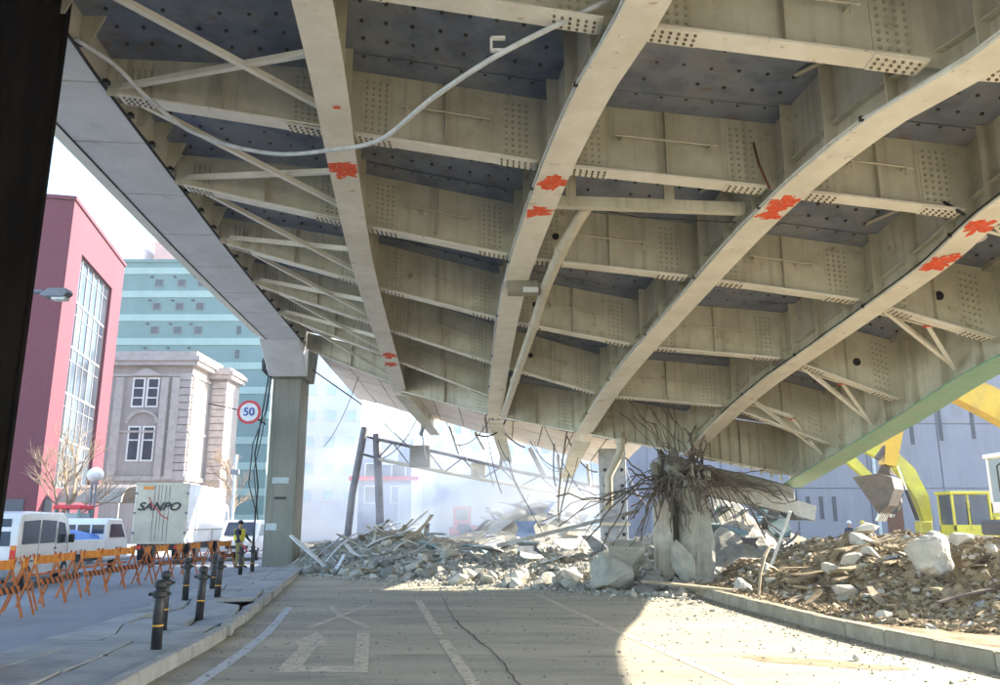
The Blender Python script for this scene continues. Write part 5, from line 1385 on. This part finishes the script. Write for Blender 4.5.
for s in (-1, 1):
    part('glass_pane', MB().box((0, s * .45, 1.05), (.82, .02, 1.8)), 'glass_pale', pb); part('glass_pane', MB().box((s * .45, 0, 1.05), (.02, .82, 1.8)), 'glass_pale', pb)
part('roof', MB().box((0, 0, 2.17), (1.05, 1.05, .16)), 'sign_red', pb, .02); part('telephone', MB().box((0, .25, 1.2), (.4, .25, .5)), 'booth_green', pb)
up_ = thing('utility_pole', 'thin pale utility pole in front of the aqua block', 'pole', (-15.4, 47, 0))
part('post', MB().tube([(0, 0, 0), (0, 0, 5.6)], .12, 8, .09), 'plastic_pale', up_); part('fitting', MB().box((0, 0, 4.6), (.5, .2, .3)), 'pole_grey', up_, .03)

# ---------------------------------------------------------------- bare trees, shrubs
def bare_tree(name, label, loc, h, seed, spread=.62):
    rt = random.Random(seed); t = thing(name, label, 'tree', loc); tr, br = MB(), MB()
    def grow(p, dr, L, r_, lev):
        n_ = 4; pts = [p]; q = p.copy(); dd = dr.copy()
        for i in range(n_):
            dd = (dd + Vector((rt.gauss(0, .13), rt.gauss(0, .13), rt.gauss(.03, .08)))).normalized(); q = q + dd * L / n_; pts.append(q.copy())
        (tr if lev == 0 else br).tube(pts, r_, 6 if lev < 2 else 4, r_ * .55, False)
        if lev >= 4: return
        for k in range((5, 5, 5, 4)[lev]):
            u = rt.uniform(.35, 1); i = min(n_ - 1, int(u * n_)); s = pts[i].lerp(pts[i + 1], u * n_ - i)
            a = rt.uniform(0, 6.28); nd = (dd + Vector((math.cos(a), math.sin(a), rt.uniform(-.1, .5))) * spread * rt.uniform(.7, 1.4)).normalized()
            grow(s, nd, L * rt.uniform(.5, .72), r_ * .5, lev + 1)
    grow(Vector((0, 0, 0)), Vector((0, 0, 1)), h * .45, h * .018, 0)
    part('trunk', tr, 'bark', t); part('crown', br, 'bark', t, kind='stuff')
bare_tree('bare_tree', 'leafless street tree with spreading twigs before the red block', (-18.4, 33.5, .1), 6.6, 3)
bare_tree('bare_tree', 'leafless pale tree right of the stone bank', (-16.3, 48, .1), 7.0, 8, .5)
def shrub(x, y, z, s, label, seed, m='leaf'):
    rt = random.Random(seed); mb = MB()
    for i in range(260):
        v = Vector((rt.gauss(0, 1), rt.gauss(0, 1), rt.gauss(0, .8))).normalized() * rt.uniform(.4, 1) * s; v.z = abs(v.z) * 1.1
        M = Matrix.Rotation(rt.uniform(0, 6.28), 3, 'Z') @ Matrix.Rotation(rt.uniform(-1.2, 1.2), 3, 'X'); L = .09
        mb.add([v + M @ Vector(q) for q in ((-L, 0, 0), (0, -L * .5, .02), (L, 0, 0), (0, L * .5, .02))], [(0, 1, 2, 3)])
    t = thing('shrub', label, 'shrub', (x, y, z), 0, 'shrubs at the hall wall')
    part('foliage', mb, m, t); part('stem', MB().tube([(0, 0, -.1), (0, 0, s * .6)], .03, 5), 'bark', t)
for k in range(6): shrub(20.6 + k * .62 + (1.2 if k > 0 else 0), 42.6, .3, .55 + .12 * (k % 3), 'low dark green shrub growing along the wall of the violet hall', 40 + k)
shrub(18.8, 42.6, .3, .8, 'taller dark shrub left of the rusty door of the hall', 50)

# ---------------------------------------------------------------- people
def person(name, label, loc, rz, top_m, leg_m, helmet, vest=None, arms=((.34, .12, 1.02), (-.32, .16, 1.0)), reach=((.40, .30, .92), (-.34, .34, .95)), held=None):
    t = thing(name, label, 'person', loc, rz)
    J = {'pel': (0, 0, .95), 'sp': (0, .0, 1.15), 'ch': (0, .0, 1.36), 'nk': (0, .01, 1.48), 'hd0': (0, .02, 1.58), 'hd1': (0, .03, 1.70),
         'hl': (.10, 0, .90), 'kl': (.12, .04, .50), 'al': (.12, -.01, .09), 'tl': (.13, .15, .03), 'hr': (-.10, 0, .90), 'kr': (-.13, .10, .51), 'ar': (-.15, .16, .09), 'tr': (-.16, .32, .03),
         'sl': (.19, 0, 1.40), 'el': arms[0][:2] + (1.13,), 'wl': reach[0], 'fl': tuple(Vector(reach[0]) + Vector((0, .09, -.02))), 'sr': (-.19, 0, 1.40), 'er': arms[1][:2] + (1.13,), 'wr': reach[1], 'fr': tuple(Vector(reach[1]) + Vector((0, .09, -.02)))}
    RD = {'pel': .15, 'sp': .14, 'ch': .16, 'nk': .06, 'hd0': .085, 'hd1': .09, 'hl': .10, 'kl': .075, 'al': .05, 'tl': .04, 'hr': .10, 'kr': .075, 'ar': .05, 'tr': .04, 'sl': .075, 'el': .052, 'wl': .036, 'fl': .03, 'sr': .075, 'er': .052, 'wr': .036, 'fr': .03}
    E_ = ['pel sp', 'sp ch', 'ch nk', 'nk hd0', 'hd0 hd1', 'pel hl', 'hl kl', 'kl al', 'al tl', 'pel hr', 'hr kr', 'kr ar', 'ar tr', 'ch sl', 'sl el', 'el wl', 'wl fl', 'ch sr', 'sr er', 'er wr', 'wr fr']
    keys = list(J); me = bpy.data.meshes.new('body'); me.from_pydata([J[k] for k in keys], [tuple(keys.index(q) for q in e_.split()) for e_ in E_], [])
    o = bpy.data.objects.new('body', me); C.objects.link(o)
    o.modifiers.new('skin', 'SKIN')
    sv = me.skin_vertices[0].data
    for i, k in enumerate(keys): sv[i].radius = (RD[k], RD[k]); sv[i].use_root = (k == 'pel')
    o.modifiers.new('sub', 'SUBSURF').levels = 2
    dg = bpy.context.evaluated_depsgraph_get(); m2 = bpy.data.meshes.new_from_object(o.evaluated_get(dg)); bpy.data.objects.remove(o)
    m2.materials.clear()
    for q in (leg_m, top_m, 'skin', 'black_paint'): m2.materials.append(MATS[q])
    for p in m2.polygons:
        c_ = p.center; p.use_smooth = True
        hand = min((c_ - Vector(J['fl'])).length, (c_ - Vector(J['fr'])).length, (c_ - Vector(J['wl'])).length, (c_ - Vector(J['wr'])).length) < .075
        p.material_index = 2 if (c_.z > 1.49 or hand) else 1 if c_.z > .96 else 3 if c_.z < .1 else 0
    link('body', m2, None, t)
    if helmet:
        hm = part('helmet', MB().lathe([(.125, 1.69), (.12, 1.74), (.095, 1.79), (.05, 1.82), (.01, 1.83)], (0, .02, 0), 12), helmet, t, 0, True)
        part('brim', MB().lathe([(.15, 1.683), (.15, 1.695)], (0, .035, 0), 12), helmet, hm)
    else: part('hair', MB().lathe([(.10, 1.64), (.11, 1.70), (.09, 1.77), (.03, 1.80)], (0, .01, 0), 12), 'black_paint', t, 0, True)
    if vest:
        vb = MB().prism([(-.13, -.15, 1.0), (.13, -.15, 1.0), (.16, -.16, 1.25), (.12, -.15, 1.45), (-.12, -.15, 1.45), (-.16, -.16, 1.25)], (0, .012, 0)).prism([(-.13, .14, 1.0), (.13, .14, 1.0), (.16, .15, 1.25), (.12, .14, 1.45), (-.12, .14, 1.45), (-.16, .15, 1.25)], (0, .012, 0))
        for s in (-1, 1): vb.prism([(s * .13, -.15, 1.0), (s * .13, .15, 1.0), (s * .16, .15, 1.24), (s * .16, -.15, 1.24)], (s * .012, 0, 0)).box((s * .1, 0, 1.455), (.07, .3, .02))
        part('vest', vb, vest, t)
    if held:
        part('warning_flag', MB().tube([Vector(reach[0]) + Vector((0, .08, -.05)), Vector(reach[0]) + Vector((.08, .3, -.28))], .035, 8), held, t)
    return t
wk = person('person', 'worker in yellow vest and khaki trousers holding a red baton by the barricades', (-10.0, 31.6, .004), R(-100), 'cloth_navy', 'cloth_khaki', None, 'vest_yellow', held='sign_red')
person('person', 'person in teal jacket and yellow helmet standing at the hall wall', (17.9, 40.5, 0), R(160), 'cloth_teal', 'cloth_navy', 'helmet_yellow')
person('person', 'person in navy clothes and white helmet at the hall wall', (17.3, 40.7, 0), R(200), 'cloth_navy', 'cloth_navy', 'helmet_white')
person('person', 'driver in white helmet inside the cab of the lime excavator', (18.9, 33.05, .82), R(90), 'cloth_navy', 'cloth_navy', 'helmet_white')
# a red machine body in the dust far behind
rm = thing('red_loader', 'blurred red loader working in the dust behind the heap', 'loader', (-2.0, 47, 0))
part('hull', MB().prism([(-.9, 0, .6), (1.2, 0, .6), (1.2, 0, 1.3), (.6, 0, 1.6), (-.9, 0, 1.5)], (0, 1.6, 0)), 'lamp_red', rm, .05)
part('cab', MB().box((-.2, .8, 2.1), (1.0, 1.2, 1.1)), 'lamp_red', rm, .05); part('window', MB().box((-.2, .19, 2.2), (.7, .03, .6)), 'glass', rm)
part('track', MB().prism([(-1.2, -.1, .1), (1.4, -.1, .1), (1.6, -.1, .4), (1.3, -.1, .75), (-1.1, -.1, .75), (-1.4, -.1, .4)], (0, .4, 0)), 'tyre', rm, .03)

# ---------------------------------------------------------------- dust hanging over the heap, thin haze over everything
def volume_mat(name, col, dens, an=.2):
    m = bpy.data.materials.new(name); m.use_nodes = True; nt = m.node_tree; nt.nodes.clear()
    out = nt.nodes.new('ShaderNodeOutputMaterial'); v = nt.nodes.new('ShaderNodeVolumePrincipled')
    v.inputs['Color'].default_value = (*col, 1); v.inputs['Density'].default_value = dens; v.inputs['Anisotropy'].default_value = an
    nt.links.new(v.outputs[0], out.inputs['Volume']); MATS[name] = m
    return nt, v
volume_mat('haze_air', (.92, .96, 1), .0005, .3)
link('haze', MB().box((0, 60, 25), (260, 190, 52)).mesh('haze'), 'haze_air', kind='stuff', label='thin pale dusty haze filling the street', cat='haze')
nt, v = volume_mat('dust_air', (.86, .92, 1.0), .0, .2)
tc = nt.nodes.new('ShaderNodeTexCoord')
ln = nt.nodes.new('ShaderNodeVectorMath'); ln.operation = 'LENGTH'; nt.links.new(tc.outputs['Object'], ln.inputs[0])
fo = nt.nodes.new('ShaderNodeMapRange'); fo.inputs[1].default_value = 1.0; fo.inputs[2].default_value = .15; fo.inputs[4].default_value = 1; nt.links.new(ln.outputs['Value'], fo.inputs[0])
nz = nt.nodes.new('ShaderNodeTexNoise'); nz.inputs['Scale'].default_value = 2.2; nz.inputs['Detail'].default_value = 2; nt.links.new(tc.outputs['Object'], nz.inputs['Vector'])
nr = nt.nodes.new('ShaderNodeMapRange'); nr.inputs[1].default_value = .38; nr.inputs[2].default_value = .68; nt.links.new(nz.outputs['Fac'], nr.inputs[0])
mu = nt.nodes.new('ShaderNodeMath'); mu.operation = 'MULTIPLY'; nt.links.new(fo.outputs[0], mu.inputs[0]); nt.links.new(nr.outputs[0], mu.inputs[1])
m2_ = nt.nodes.new('ShaderNodeMath'); m2_.operation = 'MULTIPLY'; m2_.inputs[1].default_value = .4; nt.links.new(mu.outputs[0], m2_.inputs[0]); nt.links.new(m2_.outputs[0], v.inputs['Density'])
dc = link('dust_cloud', MB().lathe([(.02, -1), (.5, -.86), (.86, -.5), (1, 0), (.86, .5), (.5, .86), (.02, 1)], n=18).mesh('dust_cloud'), 'dust_air', None, (-.6, 36, 2.4), 'stuff', 'pale dust drifting over the rubble under the broken span', 'dust')
dc.scale = (6.5, 6.5, 3.4)
d2 = link('dust_cloud', dc.data, None, None, (-1.5, 49, 3.6), 'stuff', 'bright sunlit dust hanging beyond the broken span', 'dust')
d2.scale = (11, 8, 5.2)
